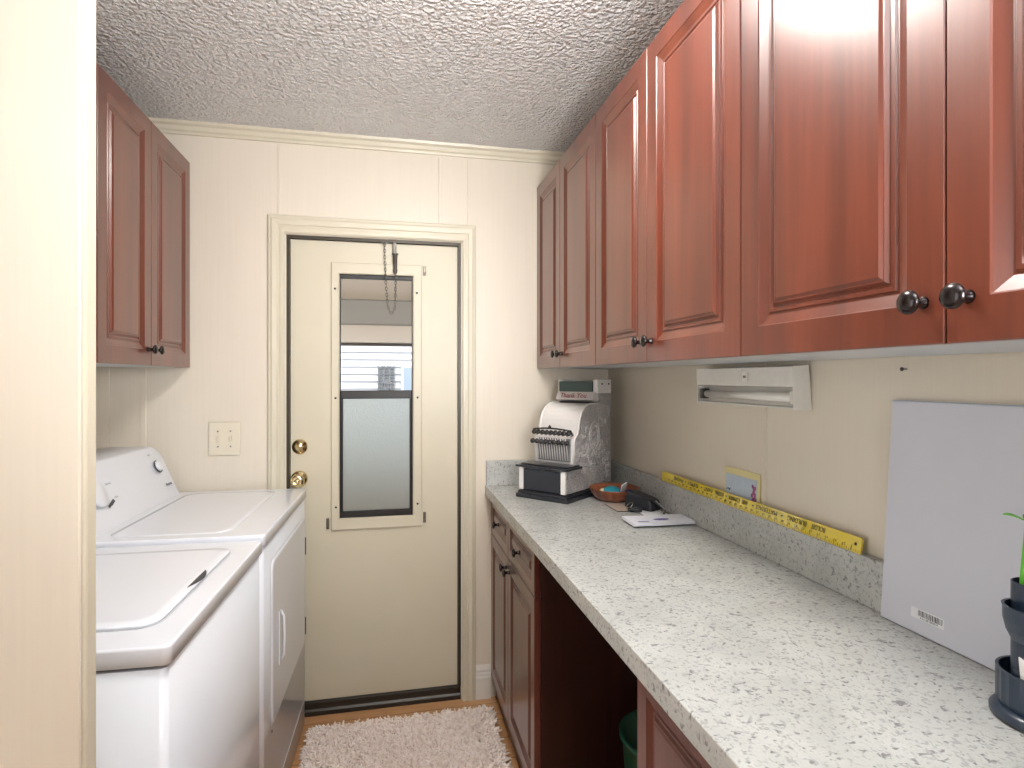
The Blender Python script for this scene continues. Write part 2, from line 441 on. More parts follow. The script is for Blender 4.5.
for x, z, h in ((-.243, .775, .045), (.149, .782, .045), (.149, 1.822, .040)):
    bm = B(); rbox(bm, x-.006, x+.006, DY-.007, DY-.0005, z-h/2, z+h/2, .002)
    lathe(bm, [(.004, 0), (.004, .002), (0, .003)], 8, (x, DY-.007, z-h/4), (0, -1, 0))
    obj('turn_clip', bm, 'alu', door, label='small metal turn clip')
# deadbolt and knob
def deadbolt():
    bm = B(); o = (-.351, DY-.0005, 1.092)
    lathe(bm, [(.031, 0), (.031, .004), (.028, .009), (.020, .012), (.019, .016), (0, .017)], 28, o, (0, -1, 0))
    d = obj('deadbolt', bm, 'brass', door, label='brass deadbolt thumb turn')
    bm = B(); t = B(); box(t, -.016, .016, -.014, 0, -.005, .005); bmesh.ops.bevel(t, geom=list(t.edges), offset=.003, segments=2, affect='EDGES')
    merge(bm, t, 0, Matrix.Translation((o[0], o[1]-.016, o[2])) @ Matrix.Rotation(.5, 4, 'Y')); obj('thumb_turn', bm, 'brass', d)
deadbolt()
bm = B(); lathe(bm, [(.033, 0), (.033, .004), (.028, .010), (.014, .014), (.011, .026), (.014, .034), (.024, .040), (.0275, .050), (.026, .060), (.019, .066), (.010, .067), (.009, .064), (0, .064)], 30, (-.353, DY-.0005, .962), (0, -1, 0))
k = obj('door_knob', bm, 'brass', door, label='round brass door knob')
bm = B(); lathe(bm, [(.009, 0), (.009, .003), (.006, .005), (0, .005)], 16, (-.353, DY-.0645, .962), (0, -1, 0)); obj('lock_button', bm, 'brass', k)

# chain stop hanging from the door head
def chain():
    t = thing('chain_door_stop', 'fine steel safety chain with spring hanging from the head of the door frame', 'chain', (.001, YF+.012, OZ-.0135))
    bm = B(); rbox(bm, -.032, -.002, -.012, .006, -.003, .000, .001, 1); obj('bracket', bm, 'steel', t)
    # links along a U path
    pts = []
    for i in range(60):
        u = i/59
        if u < .55: s = u/.55; pts.append(Vector((-.016 + .012*s*s, -.018, -.004 - .262*s)))
        elif u < .68: s = (u-.55)/.13; pts.append(Vector((-.004 + .030*s, -.018, -.266 - .026*math.sin(PI*s))))
        else: s = (u-.68)/.32; pts.append(Vector((.026 + .002*s, -.018, -.266 + .130*s)))
    # resample by length
    L = [0]
    for a, b in zip(pts, pts[1:]): L.append(L[-1] + (b-a).length)
    step = .0130; bm = B(); s = step/2; k = 0
    while s < L[-1]:
        j = next(q for q in range(len(L)) if L[q] >= s)
        a, b = pts[j-1], pts[j]; f = (s-L[j-1])/max(1e-9, L[j]-L[j-1]); p = a.lerp(b, f); d = (b-a).normalized()
        side = Vector((0, 1, 0)) if k % 2 else d.cross(Vector((0, 1, 0))).normalized()
        ring = [p + d*math.cos(2*PI*q/10)*.0085 + side*math.sin(2*PI*q/10)*.0042 for q in range(10)]
        tube(bm, ring, .0013, 5, closed=True); s += step; k += 1
    obj('chain', bm, 'dark_steel', t)
    bm = B(); rbox(bm, .017, .031, -.020, -.010, -.046, -.0005, .001, 1); obj('hanger_strap', bm, 'dark_steel', t)
    bm = B()
    hel = [(.026 + .0082*math.cos(a)*(1 - .25*a/(2*PI*20)), -.019 + .0082*math.sin(a), -.050 - .0032*a/(2*PI)) for a in [q*2*PI/10 for q in range(10*20)]]
    tube(bm, hel, .0017, 5)
    lathe(bm, [(.0135, 0), (.0135, .005), (.006, .007), (.006, .060), (.010, .070), (.006, .084), (0, .086)], 12, (.026, -.019, -.046), (0, 0, -1))
    obj('spring', bm, 'dark_steel', t, label='small coil spring on a pin')
chain()

# ------------------------------------------------------------------ light switch plate
t = thing('light_switch', 'almond double switch plate on the wall left of the door', 'light switch', (-.628, YF, 1.132))
bm = B(); rbox(bm, -.058, .058, -.006, -.0003, -.066, .066, .004, 2); obj('plate', bm, 'almond', t)
for x in (-.023, .023):
    bm = B(); rbox(bm, x-.006, x+.006, -.008, -.0058, -.013, .013, .001, 1); tog = B(); box(tog, x-.0042, x+.0042, -.018, -.006, -.003, .010)
    bmesh.ops.bevel(tog, geom=list(tog.edges), offset=.0015, segments=1, affect='EDGES'); merge(bm, tog); obj('toggle', bm, 'almond', t)
    for z in (.030, -.030):
        bm = B(); lathe(bm, [(.0032, 0), (.0032, .0012), (0, .0018)], 10, (x, -.006, z), (0, -1, 0)); obj('screw', bm, 'alu', t)

# ------------------------------------------------------------------ cabinets
DOOR_PROF = [(0, -.0015), (.0015, 0), (.050, 0), (.052, -.0018), (.068, -.0085), (.071, -.0085), (.073, -.0060), (.078, -.0060), (.080, -.0085), (.083, -.0085), (.087, -.0035), (.089, -.0035), (.094, -.001)]
def panel(bm, y0, y1, z0, z1, x, prof=DOOR_PROF, th=.019, k=1.0):
    """raised panel front facing -x with its face at x"""
    rings = [[bm.verts.new((x+th, yy, zz)) for yy, zz in ((y0,z0),(y1,z0),(y1,z1),(y0,z1))]]
    for i, h in prof:
        i *= k if i > .01 else 1
        rings.append([bm.verts.new((x-h, yy, zz)) for yy, zz in ((y0+i,z0+i),(y1-i,z0+i),(y1-i,z1-i),(y0+i,z1-i))])
    for A, C in zip(rings, rings[1:]):
        for q in range(4): bm.faces.new((A[q], A[(q+1)%4], C[(q+1)%4], C[q]))
    bm.faces.new(rings[-1]); bm.faces.new(rings[0][::-1])

KNOB = [(.0080, 0), (.0070, .003), (.0050, .008), (.0050, .014), (.0080, .017), (.0130, .019), (.0148, .0212), (.0148, .0230), (.0130, .0258), (.008, .0280), (0, .0288)]
def knob(parent, x, y, z):
    bm = B(); lathe(bm, KNOB, 24, (0, 0, 0), (-1, 0, 0)); return obj('knob', bm, 'knob_bronze', parent, loc=(x - .0002, y, z))

def wall_cabinet(label, loc, rotz, w, h, d, split, wood_m='cherry', group=None):
    t = thing('wall_cabinet', label, 'cabinet', loc, rotz, group)
    bm = B(); f = -(d-.021)
    box(bm, f, -.001, .0005, .016, 0, h); box(bm, f, -.001, w-.016, w-.0005, 0, h); box(bm, f, -.001, .016, w-.016, h-.016, h)
    box(bm, -.007, -.001, .016, w-.016, .014, h-.016)
    box(bm, f, f+.018, .016, w-.016, 0.004, .032)
    obj('carcass', bm, wood_m, t)
    bm = B(); box(bm, f+.001, -.002, .001, w-.001, -.0035, -.0003); obj('bottom_panel', bm, 'melamine', t, label='pale grey underside panel')
    for (a, b_, ky) in ((.001, split-.001, split-.028), (split+.001, w-.001, split+.028)):
        bm = B(); panel(bm, a, b_, -.004, h-.002, -d); dd = obj('door', bm, wood_m, t); knob(dd, -d, ky, .047)
    return t
UZ = 1.414; UH = .788
wall_cabinet('cherry wall cabinet above the counter, farthest of the right-hand row, beside the door wall', (XR-.001, 1.716, UZ), 0, .732, UH, .330, .385)
wall_cabinet('cherry wall cabinet in the middle of the right-hand row, between two other cabinets', (XR-.001, .954, UZ), 0, .761, UH, .330, .394)
wall_cabinet('cherry wall cabinet nearest the camera in the right-hand row, with the two largest-looking knobs', (XR-.001, .190, UZ), 0, .763, UH, .330, .363)
wall_cabinet('cherry two-door wall cabinet hanging over the dryer on the left', (XL+.001, 2.440, UZ), PI, .725, UH, .335, .372)

def base_cabinet(label, loc, w, cols, wood_m='cherry_shaded', dh=.153, k=1.0, doors=True):
    """fronts face -x at x=-.53; cols: list of y edges"""
    t = thing('base_cabinet', label, 'cabinet', loc)
    d = .533; H = .868; f = -(d-.021)
    bm = B()
    box(bm, f, -.001, .0005, .017, .0005, H); obj('side_panel', bm, 'cherry_deep_shade', t, label='side panel with shade painted in')
    bm = B()
    box(bm, f, -.001, w-.017, w-.0005, .0005, H); box(bm, f, -.001, .017, w-.017, .09, .106); box(bm, -.008, -.001, .017, w-.017, .106, H)
    box(bm, f, f+.018, .0175, w-.0175, .106, H); box(bm, f+.001, f+.018, .0175, w-.0175, .001, .09)
    obj('carcass', bm, wood_m, t)
    bm = B(); box(bm, f-.0005, f+.0005, .0006, .04, .10, H); obj('face_stile', bm, wood_m, t)
    zt = H-.006
    for a, b_ in zip(cols, cols[1:]):
        bm = B(); panel(bm, a+.0015, b_-.0015, zt-dh, zt, -d, k=.72*k); dr = obj('drawer', bm, wood_m, t); knob(dr, -d, (a+b_)/2, zt-dh/2)
        bm = B(); panel(bm, a+.0015, b_-.0015, .095, zt-dh-.004, -d, k=.9); dd = obj('door', bm, wood_m, t)
        knob(dd, -d, (b_-.03 if a == cols[0] else a+.03), zt-dh-.045)
    return t
base_cabinet('cherry base cabinet with two drawers under the far end of the counter', (XR-.002, 1.690, 0), .752, [0, .393, .752])
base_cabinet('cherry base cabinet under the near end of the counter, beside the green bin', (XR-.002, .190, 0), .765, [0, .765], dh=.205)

# countertop with backsplash
t = thing('countertop', 'speckled off-white laminate countertop running along the right wall', 'countertop', (.405, .05, .870))
bm = B(); prism(bm, [(0.001, 0), (0, .001), (0, .0385), (.0005, .0396), (.0018, .040), (.558, .040), (.558, 0)], 0, 2.398, 'y'); obj('worktop', bm, 'laminate', t)
bm = B(); rbox(bm, .535, .5585, 0, 2.398, .0403, .139, .0015, 1); obj('backsplash', bm, 'laminate', t)
bm = B(); rbox(bm, .003, .5345, 2.374, 2.398, .0403, .146, .0015, 1); obj('end_splash', bm, 'laminate', t)
CT = .910

# ------------------------------------------------------------------ washer and dryer
def rrect(x0, x1, y0, y1, r, n=6):
    out = []
    for cx_, cy_, a0 in ((x1-r, y1-r, 0), (x0+r, y1-r, PI/2), (x0+r, y0+r, PI), (x1-r, y0+r, 1.5*PI)):
        for q in range(n+1):
            a = a0 + PI/2*q/n; out.append((cx_ + r*math.cos(a), cy_ + r*math.sin(a)))
    return out

def loops(bm, rings, cap0=True, cap1=True, mi=0, smooth=True):
    V = [[bm.verts.new(p) for p in r] for r in rings]
    for A, C in zip(V, V[1:]):
        n = len(A)
        for q in range(n):
            f = bm.faces.new((A[q], A[(q+1)%n], C[(q+1)%n], C[q])); f.smooth = smooth; f.material_index = mi
    if cap0: bm.faces.new(V[0][::-1]).material_index = mi
    if cap1: bm.faces.new(V[-1]).material_index = mi

def top_deck(bm, x0, x1, y0, y1, z0, z1, r=.02, e=.008):
    rings = [[(x, y, z0) for x, y in rrect(x0+.004, x1-.004, y0+.004, y1-.004, r)], [(x, y, z0+.002) for x, y in rrect(x0, x1, y0, y1, r)]]
    for q in range(5):
        a = PI/2*q/4; rings.append([(x, y, z1 - e + e*math.sin(a)) for x, y in rrect(x0+e*(1-math.cos(a)), x1-e*(1-math.cos(a)), y0+e*(1-math.cos(a)), y1-e*(1-math.cos(a)), r)])
    loops(bm, rings)

APP_ROT = math.radians(-1.6); AO = Vector((-.357, 1.062, 0)); Rz = Matrix.Rotation(APP_ROT, 3, 'Z')
def console(bm, x0, x1, y0, y1, z0, z1, lean, r=.02, front=None):
    """x0 back, x1 front base; front leans back by lean"""
    n = 6; rings = []
    def outline(xf):   # in (y,z) with rounded top corners
        pts = [(y0, z0), (y1, z0)]
        for q in range(n+1):
            a = PI/2*q/n; pts.append((y1 - r + r*math.cos(a), z1 - r + r*math.sin(a)))
        for q in range(n+1):
            a = PI/2 + PI/2*q/n; pts.append((y0 + r + r*math.cos(a), z1 - r + r*math.sin(a)))
        return pts
    def X(z, s): return x1 - s - lean*((z-z0)/(z1-z0))**1.25
    cy, cz = (y0+y1)/2, (z0+z1)/2
    def ring(inset, s, back=False):
        out = []
        for y, z in outline(0):
            yy = cy + (y-cy)*(1-2*inset/(y1-y0)); zz = z if z == z0 else z - inset
            out.append(((x0 if back else X(z, s)), yy, zz))
        return out
    loops(bm, [ring(0, 0, True), ring(0, .010), ring(.003, .003), ring(.010, 0)])

def washer():
    t = thing('washing_machine', 'white top-loading washing machine, nearer of the two appliances, with a hinged lid on top', 'washing machine', AO, APP_ROT)
    W, Dp = .644, .690
    bm = B()
    rings = [[(x, y, z) for x, y in rrect(-Dp, -.006, .004, W-.004, .014)] for z in (.012, .884)]
    loops(bm, rings)
    obj('cabinet_body', bm, 'enamel', t)
    bm = B(); loops(bm, [[(x, y, z) for x, y in rrect(-Dp+.01, -.014, .012, W-.012, .014)] for z in (.884, .889)]); obj('seam', bm, 'dark_gap', t)
    # deck with a lid well
    bm = B(); top_deck(bm, -Dp, 0, 0, W, .889, .923, .014, .0045); obj('top_deck', bm, 'enamel', t)
    # lid: slightly proud panel with surrounding groove
    bm = B(); L = rrect(-.455, -.050, .078, .560, .040, 8)
    loops(bm, [[(x, y, .9235) for x, y in L], [(x, y, .9245) for x, y in L]]); g = obj('lid_groove', bm, 'pale_ink', t)
    bm = B(); L0 = rrect(-.453, -.0525, .0805, .5575, .038, 8); L1 = rrect(-.451, -.0545, .0825, .5555, .036, 8); L2 = rrect(-.430, -.074, .104, .534, .030, 8)
    loops(bm, [[(x, y, .9247) for x, y in L0], [(x, y, .9285) for x, y in L0], [(x, y, .9305) for x, y in L1], [(x, y, .9315) for x, y in L2]])
    lid = obj('lid', bm, 'enamel', t)
    # finger recess at the lid's front edge: its shade painted as a flat dark lens-shaped patch
    bm = B(); n = 14; up = []; dn = []
    for q in range(n+1):
        s = q/n; y = .262 + .115*s; wv = .018*math.sin(PI*s)
        up.append((-.0625, y, .9322)); dn.append((-.0625 + wv*.8, y, .9322 - .0005))
    A = [bm.verts.new(p) for p in up]; C = [bm.verts.new(p) for p in dn]
    for q in range(n):
        if (Vector(dn[q])-Vector(up[q])).length < 1e-6 and (Vector(dn[q+1])-Vector(up[q+1])).length < 1e-6: continue
        bm.faces.new((A[q], A[q+1], C[q+1], C[q]))
    r = bmesh.ops.extrude_face_region(bm, geom=list(bm.faces)); 
    for v in r['geom']:
        if isinstance(v, bmesh.types.BMVert): v.co.z -= .0008
    obj('recess_shade', bm, 'dark_gap', lid, label='finger recess with its shade painted dark')
    for y in (.13, .50):
        bm = B(); rbox(bm, -.475, -.445, y-.02, y+.02, .9247, .936, .003); obj('hinge', bm, 'enamel', t)
    bm = B(); console(bm, -Dp, -.485, .004, W-.004, .9235, 1.105, .075, .025); c = obj('control_console', bm, 'enamel_console', t)
    for y in (.16, .46):
        bm = B(); lathe(bm, [(.030, 0), (.030, .006), (.024, .008), (.020, .024), (.017, .027), (0, .027)], 24, (-.512, y, 1.015), (.93, 0, .36)); obj('dial', bm, 'enamel_console', c)
    for x in (-.05, -Dp+.05):
        for y in (.05, W-.05):
            bm = B(); lathe(bm, [(.018, .0005), (.018, .008), (.008, .009), (.008, .0125)], 12, (x, y, 0)); obj('foot', bm, 'dark_gap', t)
washer()

def dryer():
    loc = AO + Rz @ Vector((0, .652, 0))
    t = thing('clothes_dryer', 'white front-loading clothes dryer with slanted rear console, beside the door wall', 'dryer', loc, APP_ROT)
    W, Dp = .700, .690
    bm = B(); loops(bm, [[(x, y, z) for x, y in rrect(-Dp, -.003, .002, W-.002, .018)] for z in (.012, .899)])
    obj('cabinet_body', bm, 'enamel', t)
    bm = B(); top_deck(bm, -Dp, .003, 0, W, .900, .934, .014, .0055); obj('top_deck', bm, 'enamel', t)
    bm = B(); L0 = rrect(-.420, -.10, .04, W-.04, .05, 8); L1 = rrect(-.405, -.115, .055, W-.055, .045, 8)
    loops(bm, [[(x, y, .9341) for x, y in L0], [(x, y, .9342) for x, y in L0], [(x, y, .9352) for x, y in L1]]); obj('top_panel', bm, 'enamel', t)
    # door
    bm = B()
    def yz(y0, y1, z0, z1, r, x, ch=.055):
        return [(x, y, z) for y, z in rrect(y0, y1, z0, z1, r, 7)]
    loops(bm, [yz(.090, .650, .342, .832, .032, -.0025), yz(.090, .650, .342, .832, .032, .0005), yz(.093, .647, .345, .829, .031, .0035), yz(.099, .641, .351, .823, .029, .0045)])
    d = obj('door', bm, 'enamel', t)
    bm = B(); loops(bm, [yz(.0875, .6525, .3395, .8345, .033, -.0027), yz(.0875, .6525, .3395, .8345, .033, -.0012)]); obj('door_gap', bm, 'pale_ink', t)
    # recessed-looking pull: raised vertical lip
    bm = B(); rings = []
    rbox(bm, .0047, .0085, .168, .192, .490, .652, .0015, 2); obj('handle', bm, 'enamel', d)
    bm = B(); tube(bm, [(.0065, .194, .648), (.015, .196, .630), (.017, .196, .570), (.015, .196, .510), (.0065, .194, .494)], .004, 8); obj('handle_lip', bm, 'enamel', d)
    for z in (.715, .405):
        bm = B(); rbox(bm, .0005, .006, .6555, .661, z-.034, z+.034, .0015, 1); obj('hinge', bm, 'dark_gap', t)
    bm = B(); lathe(bm, [(.004, 0), (.004, .002), (0, .003)], 10, (-.0035, .112, .322), (1, 0, 0)); obj('screw', bm, 'dark_gap', t)
    # lower access line
    bm = B(); box(bm, -.004, -.0022, .005, W-.005, .108, .111); obj('panel_seam', bm, 'pale_ink', t)
    # console
    bm = B(); x1 = -.448; z0, z1 = .9345, 1.118; lean = .080
    console(bm, -Dp, x1, .006, .668, z0, z1, lean, .045); c = obj('control_console', bm, 'enamel_console', t)
    def cp(y, z, out=0.0):
        x = x1 - lean*((z-z0)/(z1-z0))**1.25; return Vector((x + out, y, z))
    nrm = Vector((1, 0, .48)).normalized()
    def on(y, z, bmx, m, nm, lab=None): return obj(nm, bmx, m, c, label=lab)
    # start button ring
    bm = B(); o = cp(.580, 1.050)
    a = Vector((0, 1, 0)); b_ = nrm.cross(a)
    ring = [o + nrm*.002 + a*.022*math.cos(q*2*PI/24) + b_*.022*math.sin(q*2*PI/24) for q in range(24)]
    tube(bm, ring[5:22], .0022, 6); obj('dial_ring', bm, 'grey_ink', c, label='dark arc printed round the start button')
    bm = B(); lathe(bm, [(.018, 0), (.018, .006), (.015, .010), (.006, .011), (0, .011)], 24, o, nrm); obj('start_button', bm, 'enamel_console', c)
    m = axes(cp(.600, .984) + nrm*.0012, (0, 1, 0), nrm.cross(Vector((0, 1, 0)))); 
    bm = text_bm('Amana', .018, m, .0003); obj('brand_lettering', bm, 'grey_ink', c, label='small dark brand lettering', recalc=False)
    m = axes(cp(.560, 1.094) + nrm*.0012, (0, 1, 0), nrm.cross(Vector((0, 1, 0))))
    bm = text_bm('START', .008, m, .0003); obj('lettering', bm, 'pale_ink', c, recalc=False)
    # timer dial on a large raised disc
    o = cp(.150, 1.035)
    bm = B(); lathe(bm, [(.042, 0), (.042, .004), (.037, .007), (0, .008)], 32, o, nrm); dl = obj('timer_dial', bm, 'enamel_console', c)
    bm = B(); t2 = B(); box(t2, -.006, .006, -.034, .034, 0, .022); bmesh.ops.bevel(t2, geom=list(t2.edges), offset=.004, segments=2, affect='EDGES')
    merge(bm, t2, 0, axes(o + nrm*.006, b_, a)); obj('grip', bm, 'enamel_console', dl)
    for dy_, zz, s in ((.052, 1.000, .010), (.034, .995, .008)):
        bm = B(); p = cp(.150+dy_, zz) + nrm*.0015; n = 8
        t3 = B(); box(t3, -s/2, s/2, -s, s, 0, .0012); merge(bm, t3, 0, axes(p, nrm.cross(Vector((0, 1, .6)).normalized()), Vector((0, 1, .6)).normalized())); obj('pointer_mark', bm, 'grey_ink', dl)
    for z, y0, tx in ((1.052, .225, 'Normal'), (1.010, .235, 'Heat')):
        m = axes(cp(y0, z) + nrm*.0012, (0, 1, 0), b_ if b_.z > 0 else -b_)
        bm = text_bm(tx, .010, m, .0003); obj('lettering', bm, 'pale_ink', c, recalc=False)
    for x in (-.05, -Dp+.05):
        for y in (.05, W-.05):
            bm = B(); lathe(bm, [(.018, .0005), (.018, .008), (.008, .009), (.008, .0125)], 12, (x, y, 0)); obj('foot', bm, 'dark_gap', t)
dryer()

# ------------------------------------------------------------------ shaggy rug
def rug():
    t = thing('shaggy_rug', 'pale pinkish-beige shaggy bath rug on the floor before the door', 'rug', (.055, 2.035, .001))
    M['rug_back'] = plain('rug_backing', (110, 74, 66), 0.9)
    hx, hy = .345, .300
    bm = B(); loops(bm, [[(x, y, z) for x, y in rrect(-hx+.012, hx-.012, -hy+.012, hy-.012, .02)] for z in (0, .007)]); obj('backing', bm, 'rug_back', t)
    m, nt, b = newmat('rug_pile')
    n = noise(nt, mapping(nt, (1, 1, 1)), 60, 3)
    r = ramp(nt, n.outputs['Fac'], [(0.30, lin(214, 194, 184)), (0.5, lin(240, 227, 219)), (0.7, lin(248, 240, 234))])
    nt.links.new(r.outputs['Color'], b.inputs['Base Color']); b.inputs['Roughness'].default_value = 0.85
    M['rug_pile'] = m
    rnd = random.Random(3)
    me_v, me_f = [], []
    part = []
    for q in range(20):        # places where the pile lies open
        px_, py_ = rnd.uniform(-hx*.95, hx*.8), rnd.uniform(-hy*.4, hy*.85); a_ = rnd.uniform(-.5, .4)
        for s_ in range(rnd.randint(5, 13)):
            part.append((px_, py_, rnd.uniform(.004, .009))); a_ += rnd.uniform(-.35, .35); px_ += .010*math.cos(a_); py_ += .010*math.sin(a_)
    nx, ny = 112, 92
    for i in range(nx):
        for j in range(ny):
            x = -hx + 2*hx*(i+rnd.random())/nx; y = -hy + 2*hy*(j+rnd.random())/ny
            # partings in the pile where it lies open
            flow = math.sin(y*26 + 1.7*math.sin(x*9+1) + .8*math.sin(x*23)) 
            gapv = abs(flow)
            if any((x-a_)**2 + (y-b_)**2 < r_*r_ for a_, b_, r_ in part) and rnd.random() < .88: continue
            lean = (.9 if math.cos(y*26 + 1.7*math.sin(x*9+1)) > 0 else -.9)
            dirv = Vector((rnd.gauss(0, .7), lean*.55 + rnd.gauss(0, .6), rnd.uniform(.65, 1.1)))
            ed = max(abs(x)/hx, abs(y)/hy)
            if ed > .9: dirv += Vector((x/hx, y/hy, 0))*.7
            dirv.normalize(); L = rnd.uniform(.022, .036); w = rnd.uniform(.0030, .0044)
            a, b_ = frame_of(dirv)
            base = Vector((x, y, .006)); c1 = base + dirv*L*.55; c2 = base + dirv*L + Vector((rnd.gauss(0, .004), rnd.gauss(0, .004), -.005))
            c2.z = max(c2.z, .006)
            k0 = len(me_v); n = 5
            for c_, rr in ((base, w), (c1, w*1.1), (c2, w*.8)):
                for q in range(n):
                    v = c_ + (a*math.cos(2*PI*q/n) + b_*math.sin(2*PI*q/n))*rr; v.z = max(v.z, .0015); me_v.append(tuple(v))
            for s in range(2):
                for q in range(n): me_f.append((k0+s*n+q, k0+s*n+(q+1)%n, k0+(s+1)*n+(q+1)%n, k0+(s+1)*n+q))
            me_f.append(tuple(k0+2*n+q for q in range(n)))
    me = bpy.data.meshes.new('pile'); me.from_pydata(me_v, [], me_f); me.materials.append(m)
    for p in me.polygons: p.use_smooth = True
    o = bpy.data.objects.new('pile', me); col.objects.link(o); o.parent = t
rug()

# ------------------------------------------------------------------ antique cash register
def register():
    h = math.radians(50)
    # local x: along the side to the back; local -y: width, from the near front corner to the left
    t = thing('cash_register', 'small antique-style silver and black cash register in the far counter corner', 'cash register', (.635, 2.024, CT), PI/2 - h)
    M['cast'] = plain('embossed_silver', (216, 212, 210), 0.35, metal=0.3)
    m, nt, b = newmat('embossed_silver_side'); M['cast_side'] = m
    n = noise(nt, mapping(nt, (1, 1, 1)), 62, 2, 0.5, 1.5)
    r = ramp(nt, n.outputs['Fac'], [(0.40, (0, 0, 0, 1)), (0.62, (1, 1, 1, 1))])
    bp = nt.nodes.new('ShaderNodeBump'); bp.inputs['Strength'].default_value = 1.0; bp.inputs['Distance'].default_value = .010
    nt.links.new(r.outputs['Color'], bp.inputs['Height']); nt.links.new(bp.outputs['Normal'], b.inputs['Normal'])
    b.inputs['Base Color'].default_value = lin(200, 196, 196); b.inputs['Metallic'].default_value = .35; b.inputs['Roughness'].default_value = .33
    M['silver_paint'] = plain('pale_silver_paint', (234, 231, 228), 0.28, metal=0.1, coat=.4)
    M['reg_black'] = plain('blue_black_lacquer', (34, 38, 46), 0.3, coat=.5)
    M['reg_green'] = plain('grey_green_glass', (74, 92, 90), 0.2, coat=.5)
    M['red_ink'] = plain('red_lettering', (150, 62, 62), 0.5)
    W = .216
    bm = B()
    for (o, z0, z1) in ((.010, 0.0004, .016), (.004, .016, .026), (.0, .026, .031)):
        rbox(bm, -o, .300, -o, W+o, z0, z1, .002, 1)
    obj('plinth', bm, 'reg_black', t)
    # drawer case
    bm = B(); rbox(bm, .006, .290, .004, W-.004, .0315, .117, .001, 1); obj('drawer_case', bm, 'cast_side', t)
    bm = B(); rbox(bm, -.004, .005, .024, W-.024, .034, .112, .001, 1); dr = obj('cash_drawer', bm, 'reg_black', t, label='blue-black drawer front')
    for y in (.003, W-.022):
        bm = B(); rbox(bm, -.005, .0055, y, y+.019, .0315, .116, .001, 1); obj('corner_post', bm, 'silver_paint', t)
    bm = B(); rbox(bm, -.012, .100, -.010, W+.010, .118, .126, .002, 2); rbox(bm, .01, .095, .0, W, .126, .131, .002, 1); obj('marble_shelf', bm, 'reg_black', t, label='black shelf above the drawer')
    # body: side profile extruded over the width
    prof = [(.292, .1175), (.100, .1175), (.082, .132), (.079, .212), (.085, .232), (.104, .244), (.108, .262)]
    for q in range(9):
        a = PI - PI/2*q/8; prof.append((.200 + .088*math.cos(a), .262 + .096*math.sin(a)))
    prof += [(.250, .358), (.264, .358), (.264, .452), (.362, .452), (.362, .0315), (.292, .0315)]
    y0, y1 = .012, W-.018
    rnd = random.Random(5)
    for a, b_ in ((y0, y0+.006), (y1-.006, y1)):
        bm = B(); prism(bm, prof, a, b_, 'y')
        for q in range(64 if a == y0 else 0):       # raised scrollwork
            cx_ = rnd.uniform(.10, .34); cz_ = rnd.uniform(.05, .20) if q < 44 else rnd.uniform(.17, .34)
            if cz_ > .2 and (cx_-.225)**2/.05**2 + (cz_-.235)**2/.062**2 < 1: continue
            if cx_ < .12 and cz_ > .10: cx_ += .04
            a0 = rnd.uniform(0, 6.28); sg = rnd.choice((-1, 1)); pts = []
            for s_ in range(12):
                rr = .003 + .012*s_/11; an = a0 + sg*s_*.42; pts.append((cx_ + rr*math.cos(an), y0-.0003, max(.036, cz_ + rr*math.sin(an))))
            tube(bm, pts, [.0010 + .0018*k_/11 for k_ in range(12)], 5, mi=1)
        obj('side_panel', bm, ['cast_side', 'cast'], t, label='silver side with raised scrollwork')
    pf = prof[2:-5]
    bm = B(); inner = [(x+.004, z-.004) for x, z in pf]
    outline = pf + [(.262, .350), (.262, .1185), (.105, .1185)]
    prism(bm, outline, y0+.006, y1-.006, 'y'); obj('front_shell', bm, 'silver_paint', t, label='smooth rounded silver front')
    # edge beading on the side outline
    for y in (y0+.003, y1-.003):
        bm = B(); tube(bm, [(x-.001, y, z) for x, z in prof[2:-4]], .0042, 6); obj('edge_bead', bm, 'silver_paint', t)
    # medallion on the near side
    bm = B(); ring = [(.225 + .038*math.cos(a), y0-.0005, .235 + .052*math.sin(a)) for a in [q*2*PI/28 for q in range(28)]]; tube(bm, ring, .0028, 6, closed=True)
    ring = [(.225 + .026*math.cos(a), y0-.0005, .235 + .038*math.sin(a)) for a in [q*2*PI/28 for q in range(28)]]; tube(bm, ring, .0016, 6, closed=True)
    obj('medallion', bm, 'cast', t, label='oval medallion on the near side')
    # key bank: recessed plate, curved guard, two rows of round keys on stems
    M['key_black'] = plain('black_keys', (30, 28, 30), 0.25, coat=.5)
    M['slot_grey'] = plain('shaded_slot', (120, 118, 118), 0.5)  # shade between the key stems, put into the plate's grey
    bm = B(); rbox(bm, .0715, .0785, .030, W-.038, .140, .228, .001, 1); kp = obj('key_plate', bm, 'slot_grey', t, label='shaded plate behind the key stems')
    nk = 13
    for q in range(nk):
        y = .038 + (W-.080)*q/(nk-1)
        bm = B(); tube(bm, [(.071, y, .145), (.066, y, .175), (.060, y, .210), (.050, y, .236)], .0023, 6); obj('key_stem', bm, 'cast', kp)
    for row, (xx, zz, n) in enumerate(((.048, .212, 9), (.058, .247, 9))):
        for q in range(n):
            y = .030 + (W-.058)*q/(n-1)
            bm = B(); lathe(bm, [(.006, 0), (.0098, .003), (.0104, .007), (.009, .010), (0, .011)], 14, (xx+.008, y, zz), (-.8, 0, .45))
            tube(bm, [(xx+.006, y, zz), (.086, y, zz-.012)], .0014, 5)
            obj('key', bm, 'key_black', kp)
    bm = B(); n = 14; tube(bm, [(.064 - .012*math.sin(PI*q/n), .022 + (W-.044)*q/n, .260 + .007*math.sin(PI*q/n)) for q in range(n+1)], .0034, 8)
    tube(bm, [(.064, .024, .260), (.082, .024, .242)], .005, 8); tube(bm, [(.064, W-.024, .260), (.082, W-.024, .242)], .004, 8)
